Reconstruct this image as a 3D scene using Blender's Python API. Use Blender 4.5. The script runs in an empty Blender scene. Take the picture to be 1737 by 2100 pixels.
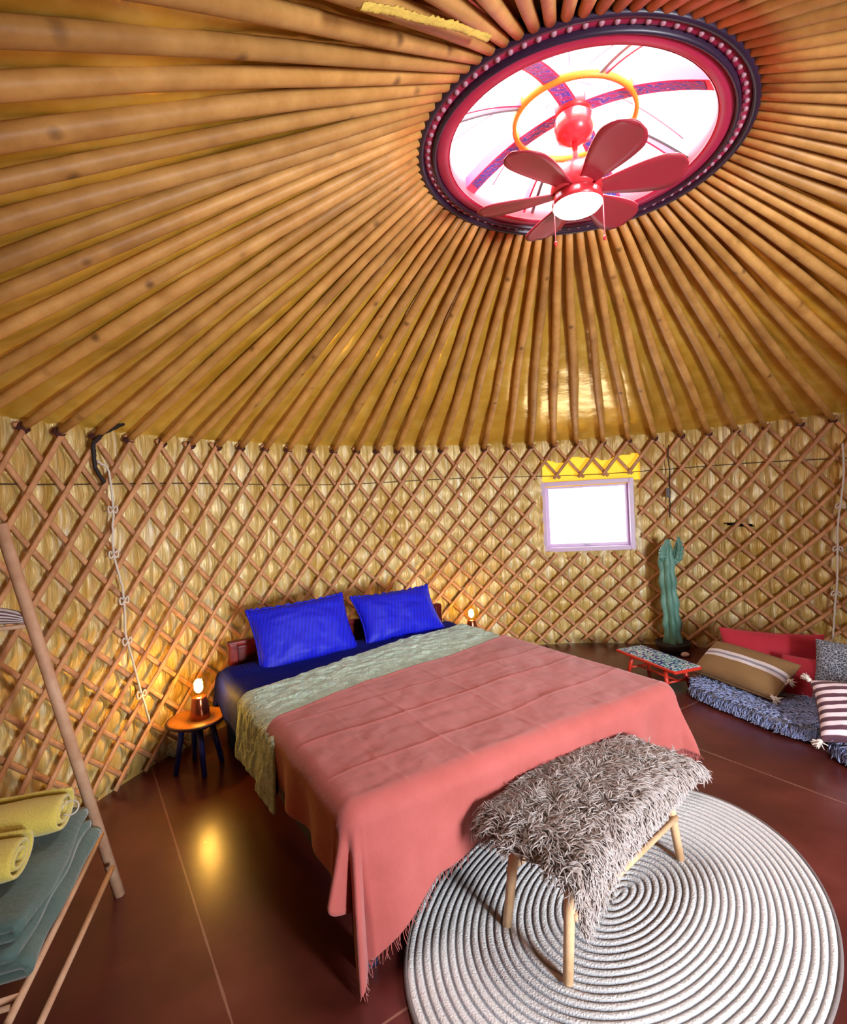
import bpy, bmesh, math, random
import numpy as np
from mathutils import Vector, Matrix
random.seed(7)
rng = np.random.default_rng(7)
S = bpy.context.scene
COL = S.collection
PI = math.pi

# ------------------------------------------------------------------ camera
cam_d = bpy.data.cameras.new('camera')
cam = bpy.data.objects.new('camera', cam_d)
COL.objects.link(cam)
pitch, roll = -0.031, -0.055
F_ = Vector((0, math.cos(pitch), math.sin(pitch)))
U_ = Vector((0, -math.sin(pitch), math.cos(pitch)))
R_ = Vector((1, 0, 0))
R2 = math.cos(roll) * R_ + math.sin(roll) * U_
U2 = -math.sin(roll) * R_ + math.cos(roll) * U_
cam.matrix_world = Matrix(((R2.x, U2.x, -F_.x, 0), (R2.y, U2.y, -F_.y, 0), (R2.z, U2.z, -F_.z, 1.5), (0, 0, 0, 1)))
cam_d.sensor_fit = 'HORIZONTAL'
cam_d.sensor_width = 36
cam_d.lens = 36 * 1090.5 / 1737
cam_d.clip_start = 0.02
S.camera = cam

# ------------------------------------------------------------------ yurt plan
CX, CY, R0, HW = 0.984, 2.22, 2.816, 1.90          # wall circle, wall height
KX, KY, KZ = 0.726, 2.301, 2.917                   # crown centre
def Rw(a):
    return R0 * (1 + .003 * np.cos(2 * a) + .02 * np.sin(2 * a) + .006 * np.cos(3 * a) - .002 * np.sin(3 * a))
def wp(a, z, off=0.0):                              # point on the wall; a measured from +y towards +x
    r = Rw(a) - off
    return (CX + r * math.sin(a), CY + r * math.cos(a), z)
DOOR_A, DOOR_W, DOOR_H = 2.77, 0.17, 1.72
WIN = (0.055, 0.343, 0.905, 1.545)
FLAP = (0.06, 0.365, 1.56, 1.765)

# ------------------------------------------------------------------ light
world = bpy.data.worlds.new('sky')
S.world = world
world.use_nodes = True
bg = world.node_tree.nodes['Background']
bg.inputs[0].default_value = (0.93, 0.96, 1.0, 1)
bg.inputs[1].default_value = 5.0
def portal(name, loc, target, sx, sy):
    d = bpy.data.lights.new(name, 'AREA')
    d.shape = 'RECTANGLE'
    d.size, d.size_y = sx, sy
    d.cycles.is_portal = True
    o = bpy.data.objects.new(name, d)
    COL.objects.link(o)
    o.location = loc
    o.rotation_euler = (Vector(target) - Vector(loc)).to_track_quat('-Z', 'Y').to_euler()
    return o
def day(name, loc, target, sx, sy, power, color):
    o = portal(name, loc, target, sx, sy)
    o.data.cycles.is_portal = False
    o.data.energy = power
    o.data.color = color
    return o
portal('skylight_portal', (KX, KY, KZ + .32), (KX, KY, 0), 1.35, 1.35)
pd = wp(DOOR_A, 0.9, -0.08)
portal('door_portal', pd, (CX, CY, 0.9), 1.1, 1.9)
pw = wp(.2, 1.23, -0.12)
portal('window_portal', pw, (CX, CY, 1.23), .95, .75)
# daylight falling in through the open door and the skylight
dd = wp(DOOR_A, 1.05, -0.75)
day('door_daylight', dd, (0.7, 1.9, 0.45), 0.6, 0.8, 190, (0.86, 0.92, 1.0))
day('skylight_daylight', (KX + .05, KY + .05, KZ + .9), (KX, KY, 0), 1.6, 1.6, 185, (1.0, 0.95, 0.93))
S.view_settings.view_transform = 'Standard'
S.view_settings.look = 'None'
S.view_settings.gamma = 1
S.view_settings.use_curve_mapping = False
S.view_settings.exposure = 0.62
S.cycles.max_bounces = 10
S.cycles.diffuse_bounces = 6
S.cycles.glossy_bounces = 4
S.cycles.transparent_max_bounces = 8
S.cycles.sample_clamp_indirect = 6
S.cycles.use_denoising = True
S.cycles.caustics_reflective = False
S.cycles.caustics_refractive = False

# ------------------------------------------------------------------ helpers
ORI = {}
def lin(h):
    h = h.lstrip('#')
    c = [int(h[i:i + 2], 16) / 255 for i in (0, 2, 4)]
    return tuple(x / 12.92 if x < .04045 else ((x + .055) / 1.055) ** 2.4 for x in c) + (1,)

def tag(o, label=None, cat=None, group=None, kind=None):
    if label: o['label'] = label
    if cat: o['category'] = cat
    if group: o['group'] = group
    if kind: o['kind'] = kind
    return o

def empty(name, loc, label, cat, group=None):
    o = bpy.data.objects.new(name, None)
    o.empty_display_size = .05
    COL.objects.link(o)
    o.location = loc
    ORI[o] = Vector(loc)
    return tag(o, label, cat, group)

def mk(name, V, F, mat, parent=None, smooth=True, attrs=None, loc=None, recalc=False):
    V = np.asarray(V, dtype=np.float64).reshape(-1, 3)
    if parent is not None:
        org = ORI[parent]
    elif loc is not None:
        org = Vector(loc)
    else:
        mn, mx = V.min(0), V.max(0)
        org = Vector(((mn[0] + mx[0]) / 2, (mn[1] + mx[1]) / 2, mn[2]))
    me = bpy.data.meshes.new(name)
    W = V - np.array(org)
    if isinstance(F, np.ndarray):
        n = F.shape[1]
        me.vertices.add(len(W)); me.vertices.foreach_set('co', W.ravel())
        me.loops.add(F.size); me.loops.foreach_set('vertex_index', F.ravel().astype(np.int32))
        me.polygons.add(len(F)); me.polygons.foreach_set('loop_start', np.arange(0, F.size, n, dtype=np.int32))
        try: me.polygons.foreach_set('loop_total', np.full(len(F), n, dtype=np.int32))
        except Exception: pass
        me.update(calc_edges=True)
    else:
        me.from_pydata([tuple(v) for v in W], [], [tuple(int(i) for i in f) for f in F])
        me.update()
    if attrs:
        for k, v in attrs.items():
            a = me.attributes.new(k, 'FLOAT', 'POINT')
            a.data.foreach_set('value', np.asarray(v, dtype=np.float32))
    if recalc:
        bm = bmesh.new(); bm.from_mesh(me)
        bmesh.ops.recalc_face_normals(bm, faces=bm.faces)
        bm.to_mesh(me); bm.free()
    me.polygons.foreach_set('use_smooth', np.full(len(me.polygons), smooth))
    me.materials.append(mat)
    o = bpy.data.objects.new(name, me)
    COL.objects.link(o)
    if parent is not None:
        o.parent = parent
    else:
        o.location = org
    ORI[o] = org
    return o

def solid(o, t, off=0, sub=0):
    m = o.modifiers.new('thickness', 'SOLIDIFY'); m.thickness = t; m.offset = off
    if sub:
        s = o.modifiers.new('smooth', 'SUBSURF'); s.levels = sub; s.render_levels = sub
    return o

class MB:
    def __init__(s): s.V, s.F, s.n = [], [], 0
    def add(s, V, F):
        V = np.asarray(V, float).reshape(-1, 3)
        s.V.append(V)
        s.F += [tuple(int(i) + s.n for i in f) for f in F]
        s.n += len(V)
        return s
    def box(s, c, sz, M=None, bev=0.0):
        x, y, z = [k / 2 for k in sz]
        if bev <= 0:
            P = np.array([(i * x, j * y, k * z) for i in (-1, 1) for j in (-1, 1) for k in (-1, 1)])
            F = [(0, 1, 3, 2), (4, 6, 7, 5), (0, 4, 5, 1), (2, 3, 7, 6), (0, 2, 6, 4), (1, 5, 7, 3)]
        else:
            bm = bmesh.new()
            bmesh.ops.create_cube(bm, size=1)
            for v in bm.verts: v.co = Vector((v.co.x * sz[0], v.co.y * sz[1], v.co.z * sz[2]))
            bmesh.ops.bevel(bm, geom=list(bm.edges), offset=bev, segments=3, profile=.5, affect='EDGES')
            bm.verts.index_update()
            P = np.array([v.co[:] for v in bm.verts]); F = [tuple(v.index for v in f.verts) for f in bm.faces]
            bm.free()
        if M is not None: P = P @ np.array(M.to_3x3()).T
        return s.add(P + np.array(c), F)
    def tube(s, pts, rad, n=10, cap=True, flat=None, up=None, phase=0.0):
        pts = np.asarray(pts, float); m = len(pts)
        rad = np.full(m, rad) if np.isscalar(rad) else np.asarray(rad, float)
        T = np.gradient(pts, axis=0); T /= np.linalg.norm(T, axis=1)[:, None] + 1e-12
        if up is None:
            up = np.array([0, 0, 1.]) if abs(T[0][2]) < .9 else np.array([1., 0, 0])
            N = np.cross(T[0], up); N /= np.linalg.norm(N)
            Ns = []
            for t in T:
                N = N - t * (N @ t); N /= np.linalg.norm(N); Ns.append(N)
            Ns = np.array(Ns)
        else:
            up = np.asarray(up, float)
            if up.ndim == 1: up = np.tile(up, (m, 1))
            Ns = np.cross(T, up); Ns /= np.linalg.norm(Ns, axis=1)[:, None]
        Bs = np.cross(T, Ns)
        ang = np.arange(n) * 2 * PI / n + phase
        fx, fy = (1, 1) if flat is None else flat
        V = pts[:, None, :] + rad[:, None, None] * (np.cos(ang)[None, :, None] * fx * Ns[:, None, :] + np.sin(ang)[None, :, None] * fy * Bs[:, None, :])
        F = [(i * n + j, i * n + (j + 1) % n, (i + 1) * n + (j + 1) % n, (i + 1) * n + j) for i in range(m - 1) for j in range(n)]
        if cap:
            F.append(tuple(range(n - 1, -1, -1))); F.append(tuple((m - 1) * n + j for j in range(n)))
        return s.add(V, F)
    def lathe(s, prof, c, n=32, M=None):
        prof = np.array(prof, float); m = len(prof)
        a = np.arange(n) * 2 * PI / n
        V = np.stack([prof[:, 0][:, None] * np.cos(a), prof[:, 0][:, None] * np.sin(a), np.repeat(prof[:, 1][:, None], n, 1)], -1).reshape(-1, 3)
        if M is not None: V = V @ np.array(M.to_3x3()).T
        F = [(i * n + j, i * n + (j + 1) % n, (i + 1) * n + (j + 1) % n, (i + 1) * n + j) for i in range(m - 1) for j in range(n)]
        F.append(tuple(range(n - 1, -1, -1))); F.append(tuple((m - 1) * n + j for j in range(n)))
        return s.add(V + np.array(c), F)
    def ball(s, c, r, n=10, sc=(1, 1, 1)):
        pr = [(r * math.sin(PI * i / n) + 1e-5, -r * math.cos(PI * i / n)) for i in range(n + 1)]
        k = MB().lathe(pr, (0, 0, 0), n + 4)
        return s.add(k.V[0] * np.array(sc) + np.array(c), k.F)
    def build(s, name, mat, parent=None, smooth=True, loc=None, attrs=None):
        return mk(name, np.concatenate(s.V), s.F, mat, parent, smooth, attrs, loc)

def gridF(n, m, cu=False):
    i = np.arange(n if cu else n - 1)[:, None]; j = np.arange(m - 1)[None, :]
    i2 = (i + 1) % n
    return np.stack([i * m + j, i2 * m + j, i2 * m + j + 1, i * m + j + 1], -1).reshape(-1, 4)

_perm = rng.permutation(512)
_g = rng.normal(size=(512, 2)); _g /= np.linalg.norm(_g, axis=1)[:, None]
def noise2(x, y):
    x = np.asarray(x, float); y = np.asarray(y, float)
    x, y = np.broadcast_arrays(x, y)
    xi, yi = np.floor(x).astype(int), np.floor(y).astype(int)
    fx, fy = x - xi, y - yi
    def h(i, j): return _g[_perm[(_perm[i % 512] + j) % 512]]
    def d(i, j):
        g = h(xi + i, yi + j); return g[..., 0] * (fx - i) + g[..., 1] * (fy - j)
    u, v = fx * fx * fx * (fx * (fx * 6 - 15) + 10), fy * fy * fy * (fy * (fy * 6 - 15) + 10)
    return (d(0, 0) * (1 - u) + d(1, 0) * u) * (1 - v) + (d(0, 1) * (1 - u) + d(1, 1) * u) * v
def sm(x, a, b):
    t = np.clip((np.asarray(x, float) - a) / (b - a), 0, 1); return t * t * (3 - 2 * t)

# ------------------------------------------------------------------ materials
class NT:
    def __init__(s, name):
        s.m = bpy.data.materials.new(name); s.m.use_nodes = True
        s.t = s.m.node_tree; s.b = s.t.nodes['Principled BSDF']; s.out = s.t.nodes['Material Output']
    def n(s, ty, **kw):
        o = s.t.nodes.new(ty)
        for k, v in kw.items(): setattr(o, k, v)
        return o
    def l(s, a, b): s.t.links.new(a, b)
    def coord(s, scale=(1, 1, 1), rot=(0, 0, 0), out='Object'):
        tc = s.n('ShaderNodeTexCoord'); mp = s.n('ShaderNodeMapping')
        mp.inputs['Scale'].default_value = scale; mp.inputs['Rotation'].default_value = rot
        s.l(tc.outputs[out], mp.inputs[0]); return mp.outputs[0]
    def noise(s, vec, scale, detail=4, rough=.55):
        o = s.n('ShaderNodeTexNoise'); o.inputs['Scale'].default_value = scale
        o.inputs['Detail'].default_value = detail; o.inputs['Roughness'].default_value = rough
        s.l(vec, o.inputs['Vector']); return o.outputs['Fac']
    def ramp(s, fac, stops):
        o = s.n('ShaderNodeValToRGB'); e = o.color_ramp.elements
        while len(e) < len(stops): e.new(.5)
        for k, (p, c) in enumerate(stops):
            e[k].position = p; e[k].color = lin(c) if isinstance(c, str) else c
        s.l(fac, o.inputs[0]); return o.outputs[0]
    def mix(s, fac, a, b, ty='MIX'):
        o = s.n('ShaderNodeMix', data_type='RGBA', blend_type=ty)
        for sock, v in ((o.inputs[0], fac), (o.inputs[6], a), (o.inputs[7], b)):
            if isinstance(v, bpy.types.NodeSocket): s.l(v, sock)
            elif isinstance(v, str): sock.default_value = lin(v)
            else: sock.default_value = v
        return o.outputs[2]
    def math(s, op, a, b=None):
        o = s.n('ShaderNodeMath', operation=op)
        for k, v in ((0, a), (1, b)):
            if v is None: continue
            if isinstance(v, bpy.types.NodeSocket): s.l(v, o.inputs[k])
            else: o.inputs[k].default_value = v
        return o.outputs[0]
    def bump(s, h, strength=.3, dist=.01, prev=None):
        o = s.n('ShaderNodeBump'); o.inputs['Strength'].default_value = strength; o.inputs['Distance'].default_value = dist
        s.l(h, o.inputs['Height'])
        if prev is not None: s.l(prev, o.inputs['Normal'])
        s.l(o.outputs[0], s.b.inputs['Normal']); return o.outputs[0]
    def set(s, **kw):
        for k, v in kw.items():
            k = {'color': 'Base Color', 'rough': 'Roughness', 'metal': 'Metallic', 'spec': 'Specular IOR Level', 'sheen': 'Sheen Weight',
                 'coat': 'Coat Weight', 'em': 'Emission Color', 'ems': 'Emission Strength', 'trans': 'Transmission Weight', 'alpha': 'Alpha'}.get(k, k)
            i = s.b.inputs[k]
            if isinstance(v, bpy.types.NodeSocket): s.l(v, i)
            elif isinstance(v, str): i.default_value = lin(v)
            else: i.default_value = v
        return s

def plain(name, color, rough=.6, metal=0, spec=.5, var=.0, bump=0, bscale=60, **kw):
    t = NT(name)
    c = t.coord()
    if var > 0:
        f = t.noise(c, 8, 4)
        k = t.ramp(f, [(.3, tuple(x * (1 - var) for x in lin(color)[:3]) + (1,)), (.7, tuple(min(1, x * (1 + var)) for x in lin(color)[:3]) + (1,))])
        t.set(color=k)
    else: t.set(color=color)
    t.set(rough=rough, metal=metal, spec=spec, **kw)
    if bump: t.bump(t.noise(c, bscale, 3), bump, .005)
    return t.m

def wood(name, light, dark, scale=1.0, rough=.6, knots=False, pern=0.0):
    t = NT(name)
    v = t.coord((1, 1, 1), out='Object')
    oi = t.n('ShaderNodeObjectInfo')
    add = t.n('ShaderNodeVectorMath', operation='ADD'); t.l(v, add.inputs[0])
    rv = t.n('ShaderNodeCombineXYZ'); r10 = t.math('MULTIPLY', oi.outputs['Random'], 37.0)
    for i in range(3): t.l(r10, rv.inputs[i])
    t.l(rv.outputs[0], add.inputs[1])
    f = t.noise(add.outputs[0], 9 * scale, 6, .65)
    col = t.ramp(f, [(.3, dark), (.68, light)])
    if pern:
        g = t.math('MULTIPLY_ADD', oi.outputs['Random'], pern)
        g.node.inputs[2].default_value = 1 - pern / 2
        col = t.mix(1.0, col, (1, 1, 1, 1), 'MULTIPLY')
        cc = t.n('ShaderNodeCombineColor')
        for i in range(3): t.l(g, cc.inputs[i])
        t.l(cc.outputs[0], col.node.inputs[7])
    if knots:
        vo = t.n('ShaderNodeTexVoronoi'); vo.inputs['Scale'].default_value = 7.0
        t.l(add.outputs[0], vo.inputs['Vector'])
        kf = t.ramp(vo.outputs['Distance'], [(.05, (1, 1, 1, 1)), (.17, (0, 0, 0, 1))])
        bw = t.math('MULTIPLY', kf, .7)
        col = t.mix(bw, col, '#4a2812')
        st = t.noise(add.outputs[0], 2.6, 3)
        sf = t.ramp(st, [(.58, (0, 0, 0, 1)), (.72, (.45, .45, .45, 1))])
        col = t.mix(sf, col, '#6b3f1e')
    t.set(color=col, rough=rough, spec=.35)
    t.bump(t.noise(add.outputs[0], 40 * scale, 4), .35, .004)
    return t.m

M_pole = wood('peeled_pine', '#d09c56', '#ab7738', .8, .5, True, .28)
M_slat = wood('lattice_willow', '#cf9f72', '#a87048', 1.6, .6, False, .3)
M_rack = wood('smooth_birch', '#d4ad8c', '#b88a68', 1.2, .55)
M_bench = wood('pale_ash', '#d8b48c', '#b98d62', 1.0, .5)
M_table = wood('varnished_pine', '#c9822f', '#a2601c', 1.4, .3)

# golden foil liner
def foil(name, stretch, metal, rough, bs, c1, c2, c3):
    t = NT(name)
    v = t.coord(stretch)
    a = t.noise(v, 11, 5, .6)
    v2 = t.coord()
    p = t.noise(v2, 1.7, 2)
    col = t.ramp(a, [(.3, c1), (.52, c2), (.75, c3)])
    col2 = t.mix(t.ramp(p, [(.42, (0, 0, 0, 1)), (.6, (.55, .55, .55, 1))]), col, '#b98f28')
    t.set(color=col2, metal=metal, rough=rough, spec=.6)
    b1 = t.bump(a, bs, .02)
    t.bump(t.noise(t.coord(tuple(2.6 * k for k in stretch)), 14, 3), bs * .6, .006, b1)
    return t.m
M_liner = foil('golden_wall_liner', (2.2, 2.2, .16), .12, .36, .9, '#bb9a4e', '#d8be78', '#f6f0d2')
M_roof = foil('golden_roof_liner', (.5, .5, 1.2), .28, .22, .22, '#d8a836', '#e6b94a', '#f2cf6a')
M_flap = NT('sunlit_yellow_cloth')
_tr = M_flap.n('ShaderNodeBsdfTranslucent'); _tr.inputs[0].default_value = lin('#f0bc30')
_mx = M_flap.n('ShaderNodeMixShader'); _mx.inputs[0].default_value = .16
M_flap.set(color='#f2c230', rough=.7)
M_flap.l(M_flap.b.outputs[0], _mx.inputs[1]); M_flap.l(_tr.outputs[0], _mx.inputs[2]); M_flap.l(_mx.outputs[0], M_flap.out.inputs[0])
M_flap = M_flap.m
# clear skylight film and window glass
def film(name, tint, refl):
    t = NT(name)
    tr = t.n('ShaderNodeBsdfTransparent'); tr.inputs[0].default_value = tint
    gl = t.n('ShaderNodeBsdfGlossy'); gl.inputs['Roughness'].default_value = .08
    mx = t.n('ShaderNodeMixShader'); mx.inputs[0].default_value = refl
    t.l(tr.outputs[0], mx.inputs[1]); t.l(gl.outputs[0], mx.inputs[2]); t.l(mx.outputs[0], t.out.inputs[0])
    return t.m
M_film = film('clear_roof_film', (.97, .96, .97, 1), .04)
M_glass = film('window_glass', (.97, .98, 1, 1), .04)

# ------------------------------------------------------------------ floor
t = NT('red_brown_painted_boards')
tc = t.n('ShaderNodeTexCoord')
sep = t.n('ShaderNodeSeparateXYZ'); t.l(tc.outputs['Object'], sep.inputs[0])
def lincomb(a, b, c):
    return t.math('ADD', t.math('ADD', t.math('MULTIPLY', sep.outputs[0], a), t.math('MULTIPLY', sep.outputs[1], b)), c)
su = lincomb(.835, .55, -.293); tv = lincomb(.55, -.835, 1.337)
fr = t.math('FRACT', t.math('DIVIDE', su, 1.272))
d1 = t.math('MULTIPLY', t.math('MINIMUM', fr, t.math('SUBTRACT', 1, fr)), 1.272)
cellx = t.math('FLOOR', t.math('DIVIDE', su, 1.272))
tv2 = t.math('ADD', tv, t.math('MULTIPLY', cellx, .33))
fr2 = t.math('FRACT', t.math('DIVIDE', tv2, 2.44))
d2 = t.math('MULTIPLY', t.math('MINIMUM', fr2, t.math('SUBTRACT', 1, fr2)), 2.44)
dd_ = t.math('MINIMUM', d1, d2)
wob = t.noise(tc.outputs['Object'], 9, 3)
seam = t.math('LESS_THAN', dd_, t.math('MULTIPLY', wob, .007))
base = t.ramp(t.noise(tc.outputs['Object'], 2.3, 5, .6), [(.25, '#43191a'), (.5, '#57241f'), (.75, '#733631')])
streak = t.noise(t.coord((.6, 6, 1), (0, 0, -.99)), 4, 5, .6)
base = t.mix(t.math('MULTIPLY', streak, .35), base, '#3f1712')
col = t.mix(t.math('MULTIPLY', seam, .6), base, '#9c7260')
vo = t.n('ShaderNodeTexVoronoi'); vo.inputs['Scale'].default_value = 3.2; t.l(tc.outputs['Object'], vo.inputs['Vector'])
spk = t.math('LESS_THAN', vo.outputs['Distance'], .022)
col = t.mix(t.math('MULTIPLY', spk, .5), col, '#c8a08c')
t.set(color=col, rough=.28, spec=.6)
b_ = t.bump(t.math('MULTIPLY', seam, -1), .4, .003)
t.bump(t.noise(tc.outputs['Object'], 12, 2), .08, .01, b_)
M_floor = t.m
n = 96
V = [(CX + 3.3 * math.cos(k * 2 * PI / n), CY + 3.3 * math.sin(k * 2 * PI / n), z) for z in (0, -.06) for k in range(n)]
Fc = [tuple(range(n)), tuple(range(2 * n - 1, n - 1, -1))] + [(k, (k + 1) % n, n + (k + 1) % n, n + k) for k in range(n)]
o = mk('floor', V, Fc, M_floor, smooth=False, loc=(0, 0, 0)); tag(o, kind='structure')

# ------------------------------------------------------------------ wall liner
DU, SL = .0765, .95                                  # lattice pitch (radians), slat slope
A0 = -1.5015
_zt = np.linspace(-.1, HW + .1, 240)
_st = .92 + .42 * np.clip(_zt / HW, 0, 1) ** 2
_kt = np.cumsum(1 / _st) * (_zt[1] - _zt[0]); _kt -= np.interp(HW, _zt, _kt); _kt /= DU * R0
def kz_of(z): return np.interp(z, _zt, _kt)
def fam(a, z):                                       # the two slat families; integers lie on a slat
    k = kz_of(z)
    return (a - A0) / DU - k, (a - A0) / DU + k
NA, NZ = 1700, 170
a = np.linspace(-PI, PI, NA, endpoint=False); z = np.linspace(-0.01, HW + .06, NZ)
A, Z = np.meshgrid(a, z, indexing='ij')
q1, q2 = fam(A, Z)
bul = np.abs(np.sin(PI * q1) * np.sin(PI * q2)) ** .6
u = A * R0
wr = noise2(u * 17, Z * 3.4) * .020 + noise2(u * 40, Z * 6 + 9) * .009 + noise2(u * 4, Z * 3 + 40) * .012
inn = bul * (.022 + .012 * noise2(u * 3, Z * 3 + 70)) + wr * (.35 + bul)
edge = sm(Z, 0, .06)
rr = Rw(A) + .038 - inn * edge
V = np.stack([CX + rr * np.sin(A), CY + rr * np.cos(A), Z], -1).reshape(-1, 3)
F = gridF(NA, NZ, True)
fa = A[:, :-1].ravel() + PI / NA; fz = (Z[:, :-1] + Z[:, 1:]).ravel() / 2
assert len(fa) == len(F)
da = np.abs((fa - DOOR_A + PI) % (2 * PI) - PI)
hole = (da < DOOR_W) & (fz < DOOR_H)
hole |= (fa > WIN[0]) & (fa < WIN[1]) & (fz > WIN[2]) & (fz < WIN[3])
topf = FLAP[3] + .022 * np.sin(fa * 42) + .01 * np.sin(fa * 90)
hole |= (fa > FLAP[0]) & (fa < FLAP[1]) & (fz > FLAP[2] - .02) & (fz < topf)
slitc = 1.085 + (fa - .62) * -.15
hole |= (np.abs(fa - .635) < .042) & (np.abs(fz - 1.105 + (fa - .63) * .25) < .019 * (1 - (np.abs(fa - .635) / .042) ** 2))
F = F[~hole][:, ::-1]
wall = mk('wall_round', V, F, M_liner, loc=(CX, CY, 0)); tag(wall, kind='structure')
# outer felt layer keeps the daylight out behind the liner
M_felt = plain('dark_felt', '#3b2c20', .95)
V = []; Fo = []
nn = 180
av = np.linspace(-PI, PI, nn, endpoint=False)
zs = [0, WIN[2], WIN[3], FLAP[3] + .03, HW + .06]
A, Z = np.meshgrid(av, zs, indexing='ij'); rr = Rw(A) + .09
V = np.stack([CX + rr * np.sin(A), CY + rr * np.cos(A), Z], -1).reshape(-1, 3)
F = gridF(nn, len(zs), True)
fa = A[:, :-1].ravel() + PI / nn; fz = (Z[:, :-1] + Z[:, 1:]).ravel() / 2
da = np.abs((fa - DOOR_A + PI) % (2 * PI) - PI)
hole = (da < DOOR_W) | ((fa > .03) & (fa < .375) & (fz > WIN[2]) & (fz < FLAP[3] + .03))
o = mk('wall_outer', V, F[~hole], M_felt, loc=(CX, CY, 0)); tag(o, kind='structure')

# translucent patch above the window
aa = np.linspace(FLAP[0] - .03, FLAP[1] + .03, 60); zz = np.linspace(FLAP[2] - .05, FLAP[3] + .05, 20)
A, Z = np.meshgrid(aa, zz, indexing='ij')
rr = Rw(A) + .055 + .006 * noise2(A * 60, Z * 8)
V = np.stack([CX + rr * np.sin(A), CY + rr * np.cos(A), Z], -1).reshape(-1, 3)
o = mk('window_flap', V, gridF(60, 20), M_flap); tag(o, 'bright yellow sunlit cloth patch showing above the small window', 'cloth flap')

# door behind the camera: open doorway with a painted frame
M_doorpaint = plain('orange_red_paint', '#b5402a', .45)
d1_ = tag(bpy.data.objects.new('door_1', None), kind='structure'); COL.objects.link(d1_); d1_.location = wp(DOOR_A, 0); ORI[d1_] = Vector(wp(DOOR_A, 0))
for s_ in (-1, 1):
    p = wp(DOOR_A + s_ * (DOOR_W + .005), 0, -.03)
    MB().box((p[0], p[1], DOOR_H / 2), (.08, .14, DOOR_H), Matrix.Rotation(-DOOR_A, 3, 'Z'), .006).build('door_jamb', M_doorpaint, d1_, False)
p = wp(DOOR_A, 0, -.03)
MB().box((p[0], p[1], DOOR_H + .03), (1.08, .14, .08), Matrix.Rotation(-DOOR_A, 3, 'Z'), .006).build('door_lintel', M_doorpaint, d1_, False)
MB().box((p[0], p[1], .02), (1.0, .14, .04), Matrix.Rotation(-DOOR_A, 3, 'Z'), .006).build('door_sill', M_doorpaint, d1_, False)

# ------------------------------------------------------------------ roof liner
RC = .655
def crown_z(x, y): return KZ - .05 * (x - KX) - .015 * (y - KY)
NB, NR = 720, 60
b = np.linspace(-PI, PI, NB, endpoint=False); tt = np.linspace(0, 1, NR)
Bm, T = np.meshgrid(b, tt, indexing='ij')
rw = Rw(Bm) + .045
x0, y0 = CX + rw * np.sin(Bm), CY + rw * np.cos(Bm)
x1, y1 = KX + (RC + .006) * np.sin(Bm), KY + (RC + .006) * np.cos(Bm)
X = x0 + (x1 - x0) * T; Y = y0 + (y1 - y0) * T
Zr = HW + .045 + (crown_z(x1, y1) + .045 - HW - .045) * T
ph = (Bm - A0) / DU
sag = np.abs(np.sin(PI * ph)) * .012 * np.sin(PI * np.clip(T * 1.05, 0, 1))
wrk = noise2(Bm * 9, T * 26) * .006 + noise2(Bm * 30, T * 46) * .003 + noise2(Bm * 3, T * 5) * .02
Zr = Zr - sag + wrk * np.sin(PI * T) ** .5
V = np.stack([X, Y, Zr], -1).reshape(-1, 3)
o = mk('ceiling', V, gridF(NB, NR, True)[:, ::-1], M_roof, loc=(CX, CY, HW)); tag(o, kind='structure')
V2 = np.stack([x0[:, ::59] * 1.0, y0[:, ::59], Zr[:, ::59] + .1], -1)
V2[:, 1, 0] = x1[:, 0]; V2[:, 1, 1] = y1[:, 0]; V2[:, 1, 2] = crown_z(x1[:, 0], y1[:, 0]) + .17
rim = np.stack([CX + (rw[:, 0] + .12) * np.sin(b), CY + (rw[:, 0] + .12) * np.cos(b), np.full(NB, HW - .05)], -1)
V2 = np.concatenate([rim[:, None, :], V2], 1).reshape(-1, 3)
o = mk('ceiling_outer', V2, gridF(NB, 3, True), M_felt, loc=(CX, CY, HW)); tag(o, kind='structure')

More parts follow.
